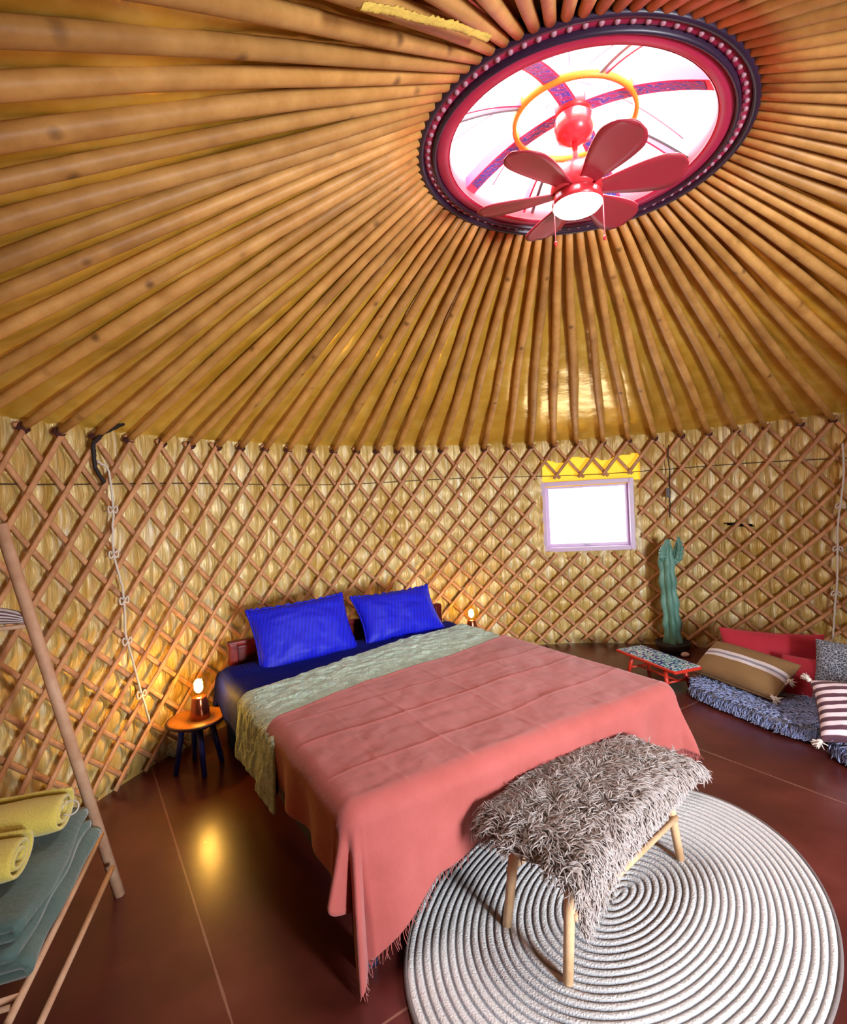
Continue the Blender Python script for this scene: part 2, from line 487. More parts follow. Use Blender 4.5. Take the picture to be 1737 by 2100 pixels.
# ------------------------------------------------------------------ roof poles
FEET = [-1.5, -1.43, -1.352, -1.274, -1.19, -1.112, -1.035, -.966, -.89, -.815, -.739, -.662, -.583, -.514, -.441, -.364, -.286, -.207, -.136, -.053, .023, .1, .175, .258, .337, .414, .491, .565, .639, .712, .794, .867]
feet = list(FEET)
k = FEET[-1]
while k + .0765 < FEET[0] + 2 * PI - .04:
    k += .0765; feet.append(k)
M_lash = plain('dark_red_cord', '#4a1c18', .8, bump=.5, bscale=200)
NP = len(feet)
for i, fa_ in enumerate(feet):
    a_ = fa_
    p0 = np.array(wp(a_, HW - .005, -.005))
    b_ = A0 + (i + .2) * 2 * PI / NP + .05 * math.sin(a_ + .5)
    x, y = KX + RC * math.sin(b_), KY + RC * math.cos(b_)
    p1 = np.array([x, y, crown_z(x, y) + .005])
    s = np.linspace(0, 1, 15)
    P = p0[None] * (1 - s)[:, None] + p1[None] * s[:, None]
    lat = np.array([math.cos(a_), -math.sin(a_), 0])
    w1, w2, ph = random.uniform(-1, 1), random.uniform(-1, 1), random.uniform(0, 6)
    wob = (.012 * w1 * np.sin(s * PI) + .006 * np.sin(s * 9 + ph)) * np.sin(PI * s) ** .5
    P += wob[:, None] * lat
    P[:, 2] += .008 * w2 * np.sin(s * PI * 2) * np.sin(PI * s)
    P[:, 2] += .02 * np.sin(PI * s)
    rmid = random.uniform(.0255, .0315)
    rad = np.interp(s, [0, .05, .3, .75, 1], [.018, .023, rmid, rmid * .9, .0195]) * (1 + .05 * noise2(s * 9 + i * 7.3, i))
    mb = MB().tube(P, rad, 12, flat=(1.02, .92))
    pole = mb.build('roof_pole', M_pole, loc=tuple(p0))
    tag(pole, 'round peeled wooden roof pole running from lattice wall to crown ring', 'roof pole', 'roof poles')
    # cord lashing where the pole sits in the lattice
    d = (p1 - p0) / np.linalg.norm(p1 - p0)
    n1 = np.cross(d, [0, 0, 1]); n1 /= np.linalg.norm(n1); n2 = np.cross(n1, d)
    c = p0 + d * .02
    th = np.linspace(0, 6 * PI, 40)
    coil = c + (np.cos(th)[:, None] * n1 + np.sin(th)[:, None] * n2) * .024 + np.linspace(-.014, .014, 40)[:, None] * d
    MB().tube(coil, .0052, 5).build('lashing', M_lash, pole)

# ------------------------------------------------------------------ lattice wall sections
SECT = [(-1.333, -.232, 'lattice wall section behind the bed, between the left rope and centre joint'),
        (-.232, .872, 'lattice wall section around the small window, behind the cactus'),
        (-2.43, -1.333, 'lattice wall section at the far left, beyond the knotted white rope'),
        (.872, 1.97, 'lattice wall section at the far right, beyond the hanging rope'),
        (1.97, 2.66, 'short lattice wall section right of the doorway'),
        (-3.22, -2.43, 'short lattice wall section left of the doorway')]
def in_window(a_, z_):
    return WIN[0] - .016 < a_ < WIN[1] + .016 and WIN[2] - .03 < z_ < WIN[3] + .015
for (aL, aR, lab) in SECT:
    am = (aL + aR) / 2
    sec = empty('lattice_section', wp(am, 0), 'crisscross ' + lab, 'lattice wall', 'crisscross lattice wall sections')
    for famk in (1, -1):
        off = .026 if famk == 1 else .004
        j0 = int(math.floor((aL - A0) / DU)) - 12; j1 = int(math.ceil((aR - A0) / DU)) + 12
        for j in range(j0, j1):
            zt = HW + random.uniform(.022, .036); zb = random.uniform(.01, .04)
            zz = np.linspace(zb, zt, 46)
            kz = kz_of(zz)
            aa = A0 + DU * (j + famk * kz)
            jit = .003 * noise2(zz * 2 + j * 3.1, j * 1.7 + famk)
            aa = aa + jit
            keep = (aa > aL - .012) & (aa < aR + .012)
            if not keep.any(): continue
            runs = []; cur = []
            for kk in range(len(zz)):
                if keep[kk] and not in_window(aa[kk], zz[kk]): cur.append(kk)
                else:
                    if len(cur) > 2: runs.append(cur)
                    cur = []
            if len(cur) > 2: runs.append(cur)
            if not runs: continue
            rs = random.uniform(.0135, .0162)
            for run in runs:
                P = np.array([wp(aa[q], zz[q], off + .004 * math.sin(zz[q] * 9 + j)) for q in run])
                nrm = np.array([(math.sin(aa[q]), math.cos(aa[q]), 0) for q in run])
                MB().tube(P, rs, 8, flat=(1, .58), up=nrm).build('lattice_slat', M_slat, sec)

# dark thin band cord around the wall
th = np.linspace(-2.9, 2.6, 400)
P = [wp(q, 1.625 - .022 * q - .010 * math.sin(q * 7), -.003) for q in th]
o = MB().tube(P, .0035, 5).build('band_cord', plain('dark_cord', '#4b3524', .8)); tag(o, 'thin dark cord running level around the wall behind the slats', 'cord')

# ------------------------------------------------------------------ crown
M_indigo = plain('dark_indigo_lacquer', '#2c1830', .4, var=.2)
M_crim = plain('crimson_lacquer', '#b0284e', .4, var=.1)
M_rim = plain('pink_rim_paint', '#e2707a', .4)
M_peg = plain('pale_pink_peg', '#b07a88', .5)
M_red = plain('red_lacquer', '#d8333a', .35)
M_yel = plain('orange_yellow_paint', '#e8a02c', .45)
t = NT('blue_scroll_ornament')
v = t.coord((1, 1, 1))
w_ = t.n('ShaderNodeTexWave', wave_type='RINGS'); w_.inputs['Scale'].default_value = 16; w_.inputs['Distortion'].default_value = 7; w_.inputs['Detail Scale'].default_value = 2.2
t.l(v, w_.inputs['Vector'])
t.set(color=t.ramp(w_.outputs['Fac'], [(.35, '#4457c8'), (.5, '#c9b6e6'), (.62, '#8a3f8e')]), rough=.5)
M_orn = t.m
M_pinkbeam = plain('pink_beam_paint', '#e0567f', .45)
M_teal = plain('grey_teal_rod', '#6f8f92', .4)
crown = empty('skylight_wheel', (KX, KY, KZ), 'red and dark wooden crown ring with painted spokes in the roof centre', 'roof crown')
def ring_mesh(r_in, r_out, z0, z1, bev=.006, n=96):
    th = np.linspace(0, 2 * PI, n, endpoint=False)
    prof = [(r_in + bev, z0), (r_out - bev, z0), (r_out, z0 + bev), (r_out, z1 - bev), (r_out - bev, z1), (r_in + bev, z1), (r_in, z1 - bev), (r_in, z0 + bev)]
    V = []
    for q in th:
        for (r, zz_) in prof:
            x, y = KX + r * math.sin(q), KY + r * math.cos(q)
            V.append((x, y, crown_z(x, y) + zz_))
    m = len(prof)
    F = [(i * m + j, i * m + (j + 1) % m, ((i + 1) % n) * m + (j + 1) % m, ((i + 1) % n) * m + j) for i in range(n) for j in range(m)]
    return V, F
for nm, args, mt in (('outer_band', (.642, .668, -.02, .21), M_indigo), ('peg_band', (.604, .642, -.004, .05), M_crim), ('inner_band', (.588, .606, -.022, .05), M_indigo),
                     ('crimson_ring', (.535, .589, -.008, .12), M_crim), ('rim', (.527, .537, -.002, .13), M_rim)):
    V, F = ring_mesh(*args); mk(nm, V, F, mt, crown)
pm = None
for i in range(82):
    q = i * 2 * PI / 82
    x, y = KX + .623 * math.sin(q), KY + .623 * math.cos(q)
    if pm is None:
        pm = MB().ball((x, y, crown_z(x, y) - .004), .0105, 8).build('peg', M_peg, crown)
        base_pt = Vector((x, y, crown_z(x, y)))
    else:
        c = pm.copy(); COL.objects.link(c); c.parent = crown
        c.location = Vector((x, y, crown_z(x, y))) - base_pt
HUBZ = .15
def spoke(az, r0, r1, wd, hgt, name, m_bot, m_side, arch=HUBZ, below=0.0):
    # az: compass angle from +x in degrees
    d = np.array([math.cos(math.radians(az)), math.sin(math.radians(az))]); s_ = np.array([-d[1], d[0]])
    rr = np.linspace(r0, r1, 14)
    def section(r, u_, dz):
        x, y = KX + d[0] * r + s_[0] * u_, KY + d[1] * r + s_[1] * u_
        return (x, y, crown_z(KX + d[0] * r, KY + d[1] * r) + .02 + arch * (1 - (r / .54) ** 2) + dz)
    V = [section(r, u_, dz) for r in rr for (u_, dz) in ((-wd / 2, 0), (wd / 2, 0), (wd / 2, hgt), (-wd / 2, hgt))]
    F = [(i * 4 + j, i * 4 + (j + 1) % 4, (i + 1) * 4 + (j + 1) % 4, (i + 1) * 4 + j) for i in range(13) for j in range(4)] + [(0, 3, 2, 1), (52, 53, 54, 55)]
    sp = mk(name, V, F, m_side, crown, False)
    if m_bot:
        V = [section(r, u_, dz) for r in rr[:-1] for (u_, dz) in ((-wd * .36, -.003), (wd * .36, -.003), (wd * .36, .001), (-wd * .36, .001))]
        F = [(i * 4 + j, i * 4 + (j + 1) % 4, (i + 1) * 4 + (j + 1) % 4, (i + 1) * 4 + j) for i in range(12) for j in range(4)] + [(0, 3, 2, 1), (48, 49, 50, 51)]
        mk('ornament', V, F, m_bot, sp, False)
    return sp
for az in (-125, -38, 142, 53):
    spoke(az, .05, .535, .070, .05, 'spoke', M_orn, M_pinkbeam)
for az in (-83, -165, 9, 98):
    spoke(az, .24, .535, .014, .012, 'thin_rod', None, M_teal, .14)
    spoke(az + 5, .24, .535, .010, .05, 'thin_beam', None, M_pinkbeam, .14)
th = np.linspace(0, 2 * PI, 80, endpoint=False)
prof = [(.240, .108), (.256, .106), (.256, .15), (.240, .15)]
V = []
for q in th:
    for (r, zz_) in prof:
        x, y = KX + r * math.sin(q), KY + r * math.cos(q); V.append((x, y, crown_z(x, y) + zz_ + .012))
mk('small_ring', V, [(i * 4 + j, i * 4 + (j + 1) % 4, ((i + 1) % 80) * 4 + (j + 1) % 4, ((i + 1) % 80) * 4 + j) for i in range(80) for j in range(4)], M_yel, crown)
MB().lathe([(.001, 0), (.06, 0), (.075, .01), (.075, .05), (.06, .06), (.001, .06)], (KX, KY, KZ + .15), 24).build('hub', M_red, crown)
# clear dome over the crown with seams
nr = 14
V = [(KX + r * math.sin(q), KY + r * math.cos(q), KZ + .1 + .2 * (1 - (r / .72) ** 2)) for q in np.linspace(0, 2 * PI, 64, endpoint=False) for r in np.linspace(.001, .72, nr)]
o = mk('window_2', V, gridF(64, nr, True), M_film); tag(o, kind='structure')
for az in (20, 75, 118, 160, -60, -110):
    d = np.array([math.cos(math.radians(az)), math.sin(math.radians(az))])
    P = [(KX + d[0] * r, KY + d[1] * r, KZ + .103 + .2 * (1 - (r / .72) ** 2)) for r in np.linspace(.03, .7, 12)]
    MB().tube(P, .005, 4, flat=(1, .3)).build('seam', plain('grey_seam', '#a9b0b4', .6), o)

# ------------------------------------------------------------------ ceiling fan
M_fan = plain('red_fan_paint', '#c8323a', .32, coat=.4)
M_fand = plain('dark_red_fan_blade', '#a02c38', .4)
M_lamp = NT('lit_lamp_glass').set(color='#ffffff', em=(1, .93, .86, 1), ems=9.0).m
fan = empty('ceiling_fan', (KX, KY, 2.62), 'red ceiling fan with six paddle blades and round lit lamp under the crown', 'ceiling fan')
fx, fy = KX - .006, KY - .02
MB().lathe([(.001, 3.065), (.05, 3.065), (.078, 3.04), (.082, 3.0), (.07, 2.965), (.03, 2.945), (.001, 2.945)], (fx, fy, 0), 32).build('canopy', M_fan, fan)
MB().lathe([(.012, 2.82), (.012, 2.96)], (fx, fy, 0), 16).build('downrod', M_fan, fan)
MB().lathe([(.001, 2.85), (.05, 2.845), (.09, 2.83), (.105, 2.80), (.108, 2.755), (.100, 2.735), (.001, 2.735)], (fx, fy, 0), 40).build('motor_housing', M_fan, fan)
MB().lathe([(.001, 2.737), (.085, 2.735), (.098, 2.725), (.104, 2.70), (.104, 2.685), (.001, 2.685)], (fx, fy, 0), 40).build('lamp_base', M_fan, fan)
MB().lathe([(.001, 2.662), (.06, 2.664), (.09, 2.670), (.101, 2.682), (.101, 2.688), (.001, 2.688)], (fx, fy, 0), 40).build('lamp_shade', M_lamp, fan)
bl0 = None
for k in range(6):
    ang = math.radians(-79 + 60 * k)
    nrow = 18
    rrr = np.linspace(.085, .425, nrow)
    f_ = (rrr - .085) / .34
    half = .034 + .056 * np.sin(np.clip(f_ * 1.25, 0, 1) * PI / 2) ** 1.2
    half = half * np.sqrt(np.clip(1 - np.clip((f_ - .72) / .285, 0, 1) ** 2, .0, 1))
    V = []
    for r, hh in zip(rrr, half):
        for u_ in np.linspace(-1, 1, 7):
            uu = u_ * hh
            V.append((r, uu, -.25 * uu * .9 + .004 * (1 - u_ * u_)))
    V = np.array(V)
    ca, sa = math.cos(ang), math.sin(ang)
    W = np.stack([fx + V[:, 0] * ca - V[:, 1] * sa, fy + V[:, 0] * sa + V[:, 1] * ca, 2.742 + V[:, 2]], -1)
    bld = mk('blade', W, gridF(nrow, 7), M_fand, fan); solid(bld, .007)
for (dx_, dy_, l_) in ((-.105, -.02, .17), (.098, -.03, .16)):
    ch = MB().tube([(fx + dx_, fy + dy_, 2.7), (fx + dx_, fy + dy_, 2.7 - l_)], .0022, 6).build('pull_chain', M_rim, fan)
    MB().lathe([(.001, 0), (.006, .004), (.007, .016), (.002, .024)], (fx + dx_, fy + dy_, 2.7 - l_ - .02), 12).build('knob', M_red, ch)

# ------------------------------------------------------------------ window
M_wframe = plain('white_window_paint', '#c9b0cc', .4)
w1 = tag(bpy.data.objects.new('window_1', None), kind='structure'); COL.objects.link(w1)
am = (WIN[0] + WIN[1]) / 2; pc = Vector(wp(am, (WIN[2] + WIN[3]) / 2, 0)); w1.location = pc; ORI[w1] = pc
RM = Matrix.Rotation(-am, 3, 'Z')
ww, wh = 2 * R0 * math.sin((WIN[1] - WIN[0]) / 2) + .03, WIN[3] - WIN[2] + .03
def wbox(name, cx, cz, sx, sy, sz, yo, mat, par, bev=.004):
    c = RM @ Vector((cx, yo, cz)) + pc
    return MB().box(c, (sx, sy, sz), RM, bev).build(name, mat, par, False)
fr_ = wbox('frame', -ww / 2 + .02, 0, .04, .12, wh, .05, M_wframe, w1)
wbox('frame', ww / 2 - .02, 0, .04, .12, wh, .05, M_wframe, w1)
wbox('frame', 0, wh / 2 - .02, ww - .08, .12, .04, .05, M_wframe, w1)
wbox('frame', 0, -wh / 2 + .02, ww - .08, .12, .04, .05, M_wframe, w1)
for (cx_, cz_, sx_, sz_) in ((-ww / 2 + .055, 0, .03, wh - .08), (ww / 2 - .055, 0, .03, wh - .08), (0, wh / 2 - .055, ww - .14, .03), (0, -wh / 2 + .055, ww - .14, .03)):
    wbox('sash', cx_, cz_, sx_, .04, sz_, .08, M_wframe, w1)
wbox('window_handle', -.01, -wh / 2 + .062, .05, .02, .012, .052, plain('grey_latch', '#9a9aa0', .4), w1, .003)
wbox('pane', 0, 0, ww - .12, .004, wh - .12, .08, M_glass, w1, 0)

# ------------------------------------------------------------------ ropes and cables on the wall
M_rope = plain('white_twine', '#d9cfc0', .85, bump=.6, bscale=300)
def rope(name, pts, r, mat, label, cat, knots=(), n=7):
    pts = np.array(pts, float)
    s0 = np.linspace(0, 1, len(pts)); s1 = np.linspace(0, 1, 60)
    P = np.stack([np.interp(s1, s0, pts[:, i]) for i in range(3)], -1)
    for _ in range(3): P[1:-1] = (P[:-2] + 2 * P[1:-1] + P[2:]) / 4
    P += rng.normal(size=P.shape) * .0012
    o = MB().tube(P, r, n).build(name, mat); tag(o, label, cat)
    for f in knots:
        p = P[int(f * 59)]
        th = np.linspace(0, 4 * PI, 40)
        e = p - np.array([CX, CY, p[2]]); e /= np.linalg.norm(e); lat = np.array([e[1], -e[0], 0])
        K = p + lat * (.03 * np.sin(th))[:, None] + np.array([0, 0, 1.]) * (.018 * np.sin(2 * th + .4))[:, None] - e * (.008 * np.cos(th))[:, None]
        MB().tube(K, r * .8, 6).build('knot', mat, o)
    return o
def on(a_, z_, off=.05): return wp(a_, z_, off)
rope('knotted_rope', [on(-1.365, 1.77), on(-1.34, 1.74), on(-1.335, 1.55), on(-1.345, 1.3), on(-1.325, 1.05), on(-1.33, .85), on(-1.31, .6), on(-1.285, .3)], .006, M_rope,
     'thin white rope with knots tying the left lattice joint', 'rope', (.32, .45, .6, .75, .93))
rope('side_rope', [on(.888, 1.72), on(.89, 1.5), on(.872, 1.1), on(.868, .7), on(.853, .22)], .0075, M_rope, 'pale hanging rope on the lattice at the right edge', 'rope', (.42, .62, .82))
M_dark = plain('dark_rubber', '#1e1512', .7)
rope('dark_strap', [on(-1.29, 1.99, .03), on(-1.345, 1.925, .045), on(-1.372, 1.86, .05), on(-1.368, 1.74, .04), on(-1.345, 1.66, .03)], .011, M_dark, 'dark bent strap hooked over the lattice top at the left', 'strap')
rope('wall_cable', [on(.452, 1.83), on(.449, 1.72), on(.452, 1.6), on(.45, 1.35), on(.447, 1.18)], .0045, M_dark, 'thin dark cable hanging on the lattice above the cactus', 'cable')
p = wp(.445, 1.405, .055)
o = MB().box(p, (.03, .018, .085), Matrix.Rotation(-.445, 3, 'Z'), .006).build('cable_switch', plain('grey_plastic', '#5a5656', .5), smooth=False); tag(o, 'small grey inline switch on the cable above the cactus', 'switch')

# ------------------------------------------------------------------ bed
W_BED, L_BED, TOP = 1.66, 1.98, .46
HL = np.array([-1.32, 3.31]); wv = np.array([.85, .527]); lv = np.array([.527, -.85])
def bed(s, t_, z_):
    s, t_, z_ = np.broadcast_arrays(np.asarray(s, float), np.asarray(t_, float), np.asarray(z_, float))
    return np.stack([HL[0] + wv[0] * s + lv[0] * t_, HL[1] + wv[1] * s + lv[1] * t_, z_], -1)
BEDROT = Matrix(((wv[0], lv[0], 0), (wv[1], lv[1], 0), (0, 0, 1)))
M_navy = plain('navy_bed_frame', '#0e1530', .45)
M_dred = wood('dark_red_lacquered_wood', '#6e1a18', '#3a0d0e', 1.0, .3)
M_sheet = plain('dark_blue_sheet', '#111842', .85, spec=.2)
bedo = empty('bed', tuple(bed(W_BED / 2, L_BED / 2, 0)), 'double bed with navy frame and low dark red headboard', 'bed')
fb = MB()
for (s_, t_, ss, st) in ((.04, L_BED / 2 - .06, .05, L_BED - .20), (W_BED - .04, L_BED / 2 - .06, .05, L_BED - .20), (W_BED / 2, L_BED - .16, W_BED - .08, .05), (W_BED / 2, .04, W_BED - .08, .05)):
    fb.box(bed(s_, t_, .22), (ss, st, .12), BEDROT, .006)
fb.build('frame', M_navy, bedo, False)
for (s_, t_) in ((.035, L_BED - .035), (W_BED - .035, L_BED - .035), (.035, .035), (W_BED - .035, .035)):
    MB().box(bed(s_, t_, .11), (.06, .06, .22), BEDROT, .006).build('leg', M_navy, bedo, False)
hb = MB().box(bed(W_BED / 2 + .04, -.05, .42), (W_BED - .06, .035, .36), BEDROT, .012).build('headboard', M_dred, bedo, False)
MB().box(bed(W_BED / 2 + .04, -.05, .615), (W_BED - .02, .055, .035), BEDROT, .012).build('headboard_rail', M_dred, hb, False)
for s_ in (.085, W_BED + .0):
    MB().box(bed(s_, -.05, .31), (.06, .06, .62), BEDROT, .01).build('post', M_dred, hb, False)
def softbox(s0, s1, t0, t1, z0, z1, rr, amp, seed):
    nu, nv = 60, 60
    # closed super-ellipsoid like slab
    th = np.linspace(-PI, PI, 81)[:-1]; ph = np.linspace(-PI / 2, PI / 2, 25)
    TH, PH = np.meshgrid(th, ph, indexing='ij')
    def sp(x, e): return np.sign(x) * np.abs(x) ** e
    X = sp(np.cos(TH), rr) * sp(np.cos(PH), .35); Y = sp(np.sin(TH), rr) * sp(np.cos(PH), .35); Zz = sp(np.sin(PH), .5)
    n_ = noise2(X * 3 + seed, Y * 3 + Zz) * amp
    return (s0 + s1) / 2 + X * (s1 - s0) / 2, (t0 + t1) / 2 + Y * (t1 - t0) / 2, (z0 + z1) / 2 + Zz * (z1 - z0) / 2 + n_, gridF(80, 25, True)
s_, t_, z_, F = softbox(.0, W_BED, 0, L_BED, .27, TOP, .12, .004, 3)
mk('mattress', bed(s_, t_, z_).reshape(-1, 3), F, M_sheet, bedo, recalc=True)

def drape(cp, cq, p0, p1, q1, top, rad, flare, wave, seed, zmin=.012, q0=None, kf=16.0, hang_foot=True):
    """cloth coordinates (cp across, cq along) laid over the bed edges p0,p1 (sides) and q1 (foot)"""
    bp = np.clip(cp, p0, p1); bq = np.minimum(cq, q1)
    dp, dq = cp - bp, cq - bq
    d = np.hypot(dp, dq); dn = np.maximum(d, 1e-9)
    ux, uy = dp / dn, dq / dn
    arc = d / rad
    bend = arc < PI / 2
    out = np.where(bend, rad * np.sin(np.minimum(arc, PI / 2)), rad + flare * (d - rad * PI / 2))
    dn_ = np.where(bend, rad * (1 - np.cos(np.minimum(arc, PI / 2))), rad + (d - rad * PI / 2) * .985)
    ang = np.arctan2(np.abs(dq), np.abs(dp) + 1e-9)
    side = np.sign(dp)
    al = bq + bp * 1.0 + ang * .16 * np.where(dp < 0, 1, -1)
    wv_ = np.sin(al * kf + seed + 1.4 * np.sin(al * 4.1)) * .6 + np.sin(al * kf * 1.9 + 2 * seed) * .3 + noise2(al * 3, d * 2 + seed) * .8
    out = out + wave * wv_ * sm(d, .04, .35)
    corner = np.sin(2 * ang) * (np.abs(dp) > 1e-6) * (dq > 1e-6)
    out = out + corner * .035 * sm(d, .05, .4) + corner * .06 * np.sin(ang * 10 + seed + 2) * sm(d, .08, .4)
    z = top - dn_
    low = np.maximum(zmin - z, 0)
    z = np.maximum(z, zmin + .004 * np.sin(al * 30)); out = out + low * .8
    return bp + ux * out, bq + uy * out, z

M_duvet = NT('royal_blue_sateen')
v = M_duvet.coord()
wv2 = M_duvet.n('ShaderNodeTexWave', wave_type='BANDS', bands_direction='X'); wv2.inputs['Scale'].default_value = 14; M_duvet.l(M_duvet.coord(rot=(0, 0, -math.atan2(.527, .85))), wv2.inputs['Vector'])
M_duvet.set(color=M_duvet.ramp(wv2.outputs['Fac'], [(.45, '#080f5c'), (.55, '#0a1472')]), rough=.75, spec=.12)
M_duvet.bump(M_duvet.noise(v, 14, 4), .3, .02); M_duvet = M_duvet.m
# blue duvet
cp = np.linspace(-.21, W_BED + .14, 90); cq = np.linspace(-.02, 1.3, 70)
P_, Q_ = np.meshgrid(cp, cq, indexing='ij')
s_, t_, z_ = drape(P_, Q_, .03, W_BED - .03, 9, TOP + .035, .06, .15, .008, 1.2)
z_ = z_ + .014 * noise2(P_ * 5, Q_ * 4) + .018 * np.sin(PI * np.clip(Q_ / .3, 0, 1)) * sm(Q_, 0, .1)
z_ = z_ - .03 * (1 - sm(Q_, .03, .12))
o = mk('duvet', bed(s_, t_, z_).reshape(-1, 3), gridF(90, 70), M_duvet); solid(o, .02, 0); tag(o, 'royal blue striped duvet lying under the blue pillows', 'duvet')

# sage quilt
t = NT('sage_quilted_cotton')
v = t.coord((1, 1, 1)); nz = t.noise(v, 16, 4, .6)
vq = t.n('ShaderNodeTexVoronoi', feature='DISTANCE_TO_EDGE'); vq.inputs['Scale'].default_value = 13
mpn = t.n('ShaderNodeVectorMath', operation='ADD'); nn_ = t.n('ShaderNodeTexNoise'); nn_.inputs['Scale'].default_value = 6; t.l(v, nn_.inputs['Vector'])
t.l(v, mpn.inputs[0]); t.l(nn_.outputs['Color'], mpn.inputs[1]); t.l(mpn.outputs[0], vq.inputs['Vector'])
t.set(color=t.ramp(nz, [(.35, '#9fb9a8'), (.65, '#bed8c9')]), rough=.8, sheen=.2)
b1 = t.bump(t.math('POWER', vq.outputs['Distance'], .5), .45, .02)
t.bump(nz, .3, .01, b1)
M_quilt = t.m
cp = np.linspace(-.30, W_BED + .22, 200); fq = np.linspace(0, 1, 90)
P_, Fq = np.meshgrid(cp, fq, indexing='ij')
q0 = np.interp(P_, [-.3, 0, .26, .8, 1.12, 1.7, 1.9], [.72, .66, .60, .43, .35, .30, .30]); q1_ = np.interp(P_, [-.3, 0, .52, 1.15, 1.9], [1.34, 1.28, 1.12, 1.0, .84])
Q_ = q0 + (q1_ - q0) * Fq
s_, t_, z_ = drape(P_, Q_, .02, W_BED - .02, 9, TOP + .056, .06, .12, .012, 2.1)
wr = (np.abs(noise2(P_ * 7, Q_ * 14)) * .022 + np.abs(noise2(P_ * 17, Q_ * 24 + 5)) * .009) * (1 - sm(Fq, .9, 1) * .7)
tri = wr + .004
hang = sm(np.maximum(-P_, P_ - W_BED), 0, .05)
z_ = z_ + tri * (1 - hang) + .006 * noise2(P_ * 3, Q_ * 3)
s_ = s_ - tri * hang * (P_ < 0) + tri * hang * (P_ > 1)
o = mk('quilt', bed(s_, t_, z_).reshape(-1, 3), gridF(200, 90), M_quilt); solid(o, .012); tag(o, 'sage green wrinkled quilt strip across the bed between blue and coral', 'quilt')

# coral bedspread
t = NT('coral_washed_linen')
v = t.coord()
t.set(color=t.ramp(t.noise(v, 5, 5, .6), [(.3, '#99433b'), (.7, '#a8504a')]), rough=.8, sheen=.25)
b1 = t.bump(t.noise(v, 240, 2), .12, .002)
t.bump(t.noise(v, 7, 5, .6), .35, .02, b1)
M_coral = t.m
HLft = .235; HRgt = .30
cp = np.linspace(-HLft, W_BED + HRgt, 230); fq = np.linspace(0, 1, 190)
P_, Fq = np.meshgrid(cp, fq, indexing='ij')
q0 = np.interp(P_, [-.3, -.04, .14, .52, 1.15, 1.7, 2.0], [1.2, 1.15, 1.10, .99, .90, .78, .74])
foot_h = np.interp(P_, [-.25, 0, .10, .28, .6, 1.0, W_BED, 2.0], [.46, .50, .43, .30, .265, .27, .28, .28])
Q_ = q0 + (L_BED + foot_h - q0) * Fq
s_, t_, z_ = drape(P_, Q_, .03, W_BED - .03, L_BED - .05, TOP + .082, .07, .05, .026, .6, kf=13)
flat = 1 - sm(np.maximum(np.maximum(-P_, P_ - W_BED), Q_ - L_BED), -.05, .03)
def ridge(x, c, w): return np.exp(-((x - c) / w) ** 2)
gx = sum(k_ * ridge(P_ + .05 * noise2(Q_ * 2, 3), c, .004) for c, k_ in ((.22, .5), (.50, .9), (.86, 1.), (1.24, .6)))
gy = sum(k_ * ridge(Q_ + .05 * (P_ - .8) + .05 * noise2(P_ * 2, 8), c, .004) for c, k_ in ((1.2, .5), (1.44, 1.), (1.74, .8)))
z_ = z_ + flat * (.0045 * (gx + gy) + .005 * np.abs(noise2(P_ * 5 + 3, Q_ * 9)) + .002 * noise2(P_ * 24, Q_ * 14) + .009 * noise2(P_ * 2.6, Q_ * 2.6) + .004 * noise2(P_ * 7 + Q_ * 4, Q_ * 5 - P_ * 3)) + .004 * (1 - sm(Fq, 0, .02))
spread = mk('bedspread', bed(s_, t_, z_).reshape(-1, 3), gridF(230, 190), M_coral); solid(spread, .005); tag(spread, 'coral red linen bedspread with fringed hem draped over the foot of the bed', 'bedspread')
hem = bed(s_, t_, z_)[:, -1, :]; hem2 = bed(s_, t_, z_)[:, -3, :]
fmb = MB()
seg = np.cumsum(np.r_[0, np.linalg.norm(np.diff(hem, axis=0), axis=1)])
for q in np.arange(0, seg[-1], .008):
    p = np.array([np.interp(q, seg, hem[:, i]) for i in range(3)])
    ln = random.uniform(.015, .04)
    out = np.array([lv[0], lv[1], 0]) * random.uniform(-.2, .5) + wv.tolist().__len__() * 0
    e = p + np.array([lv[0] * random.uniform(-.01, .02) + wv[0] * random.uniform(-.012, .012), lv[1] * random.uniform(-.01, .02) + wv[1] * random.uniform(-.012, .012), -ln])
    e[2] = max(e[2], .004)
    m_ = (p + e) / 2 + rng.normal(size=3) * .002
    fmb.tube([p + np.array([0, 0, .004]), m_, e], [.0016, .0013, .0008], 4)
fr = fmb.build('fringe', M_coral, spread)

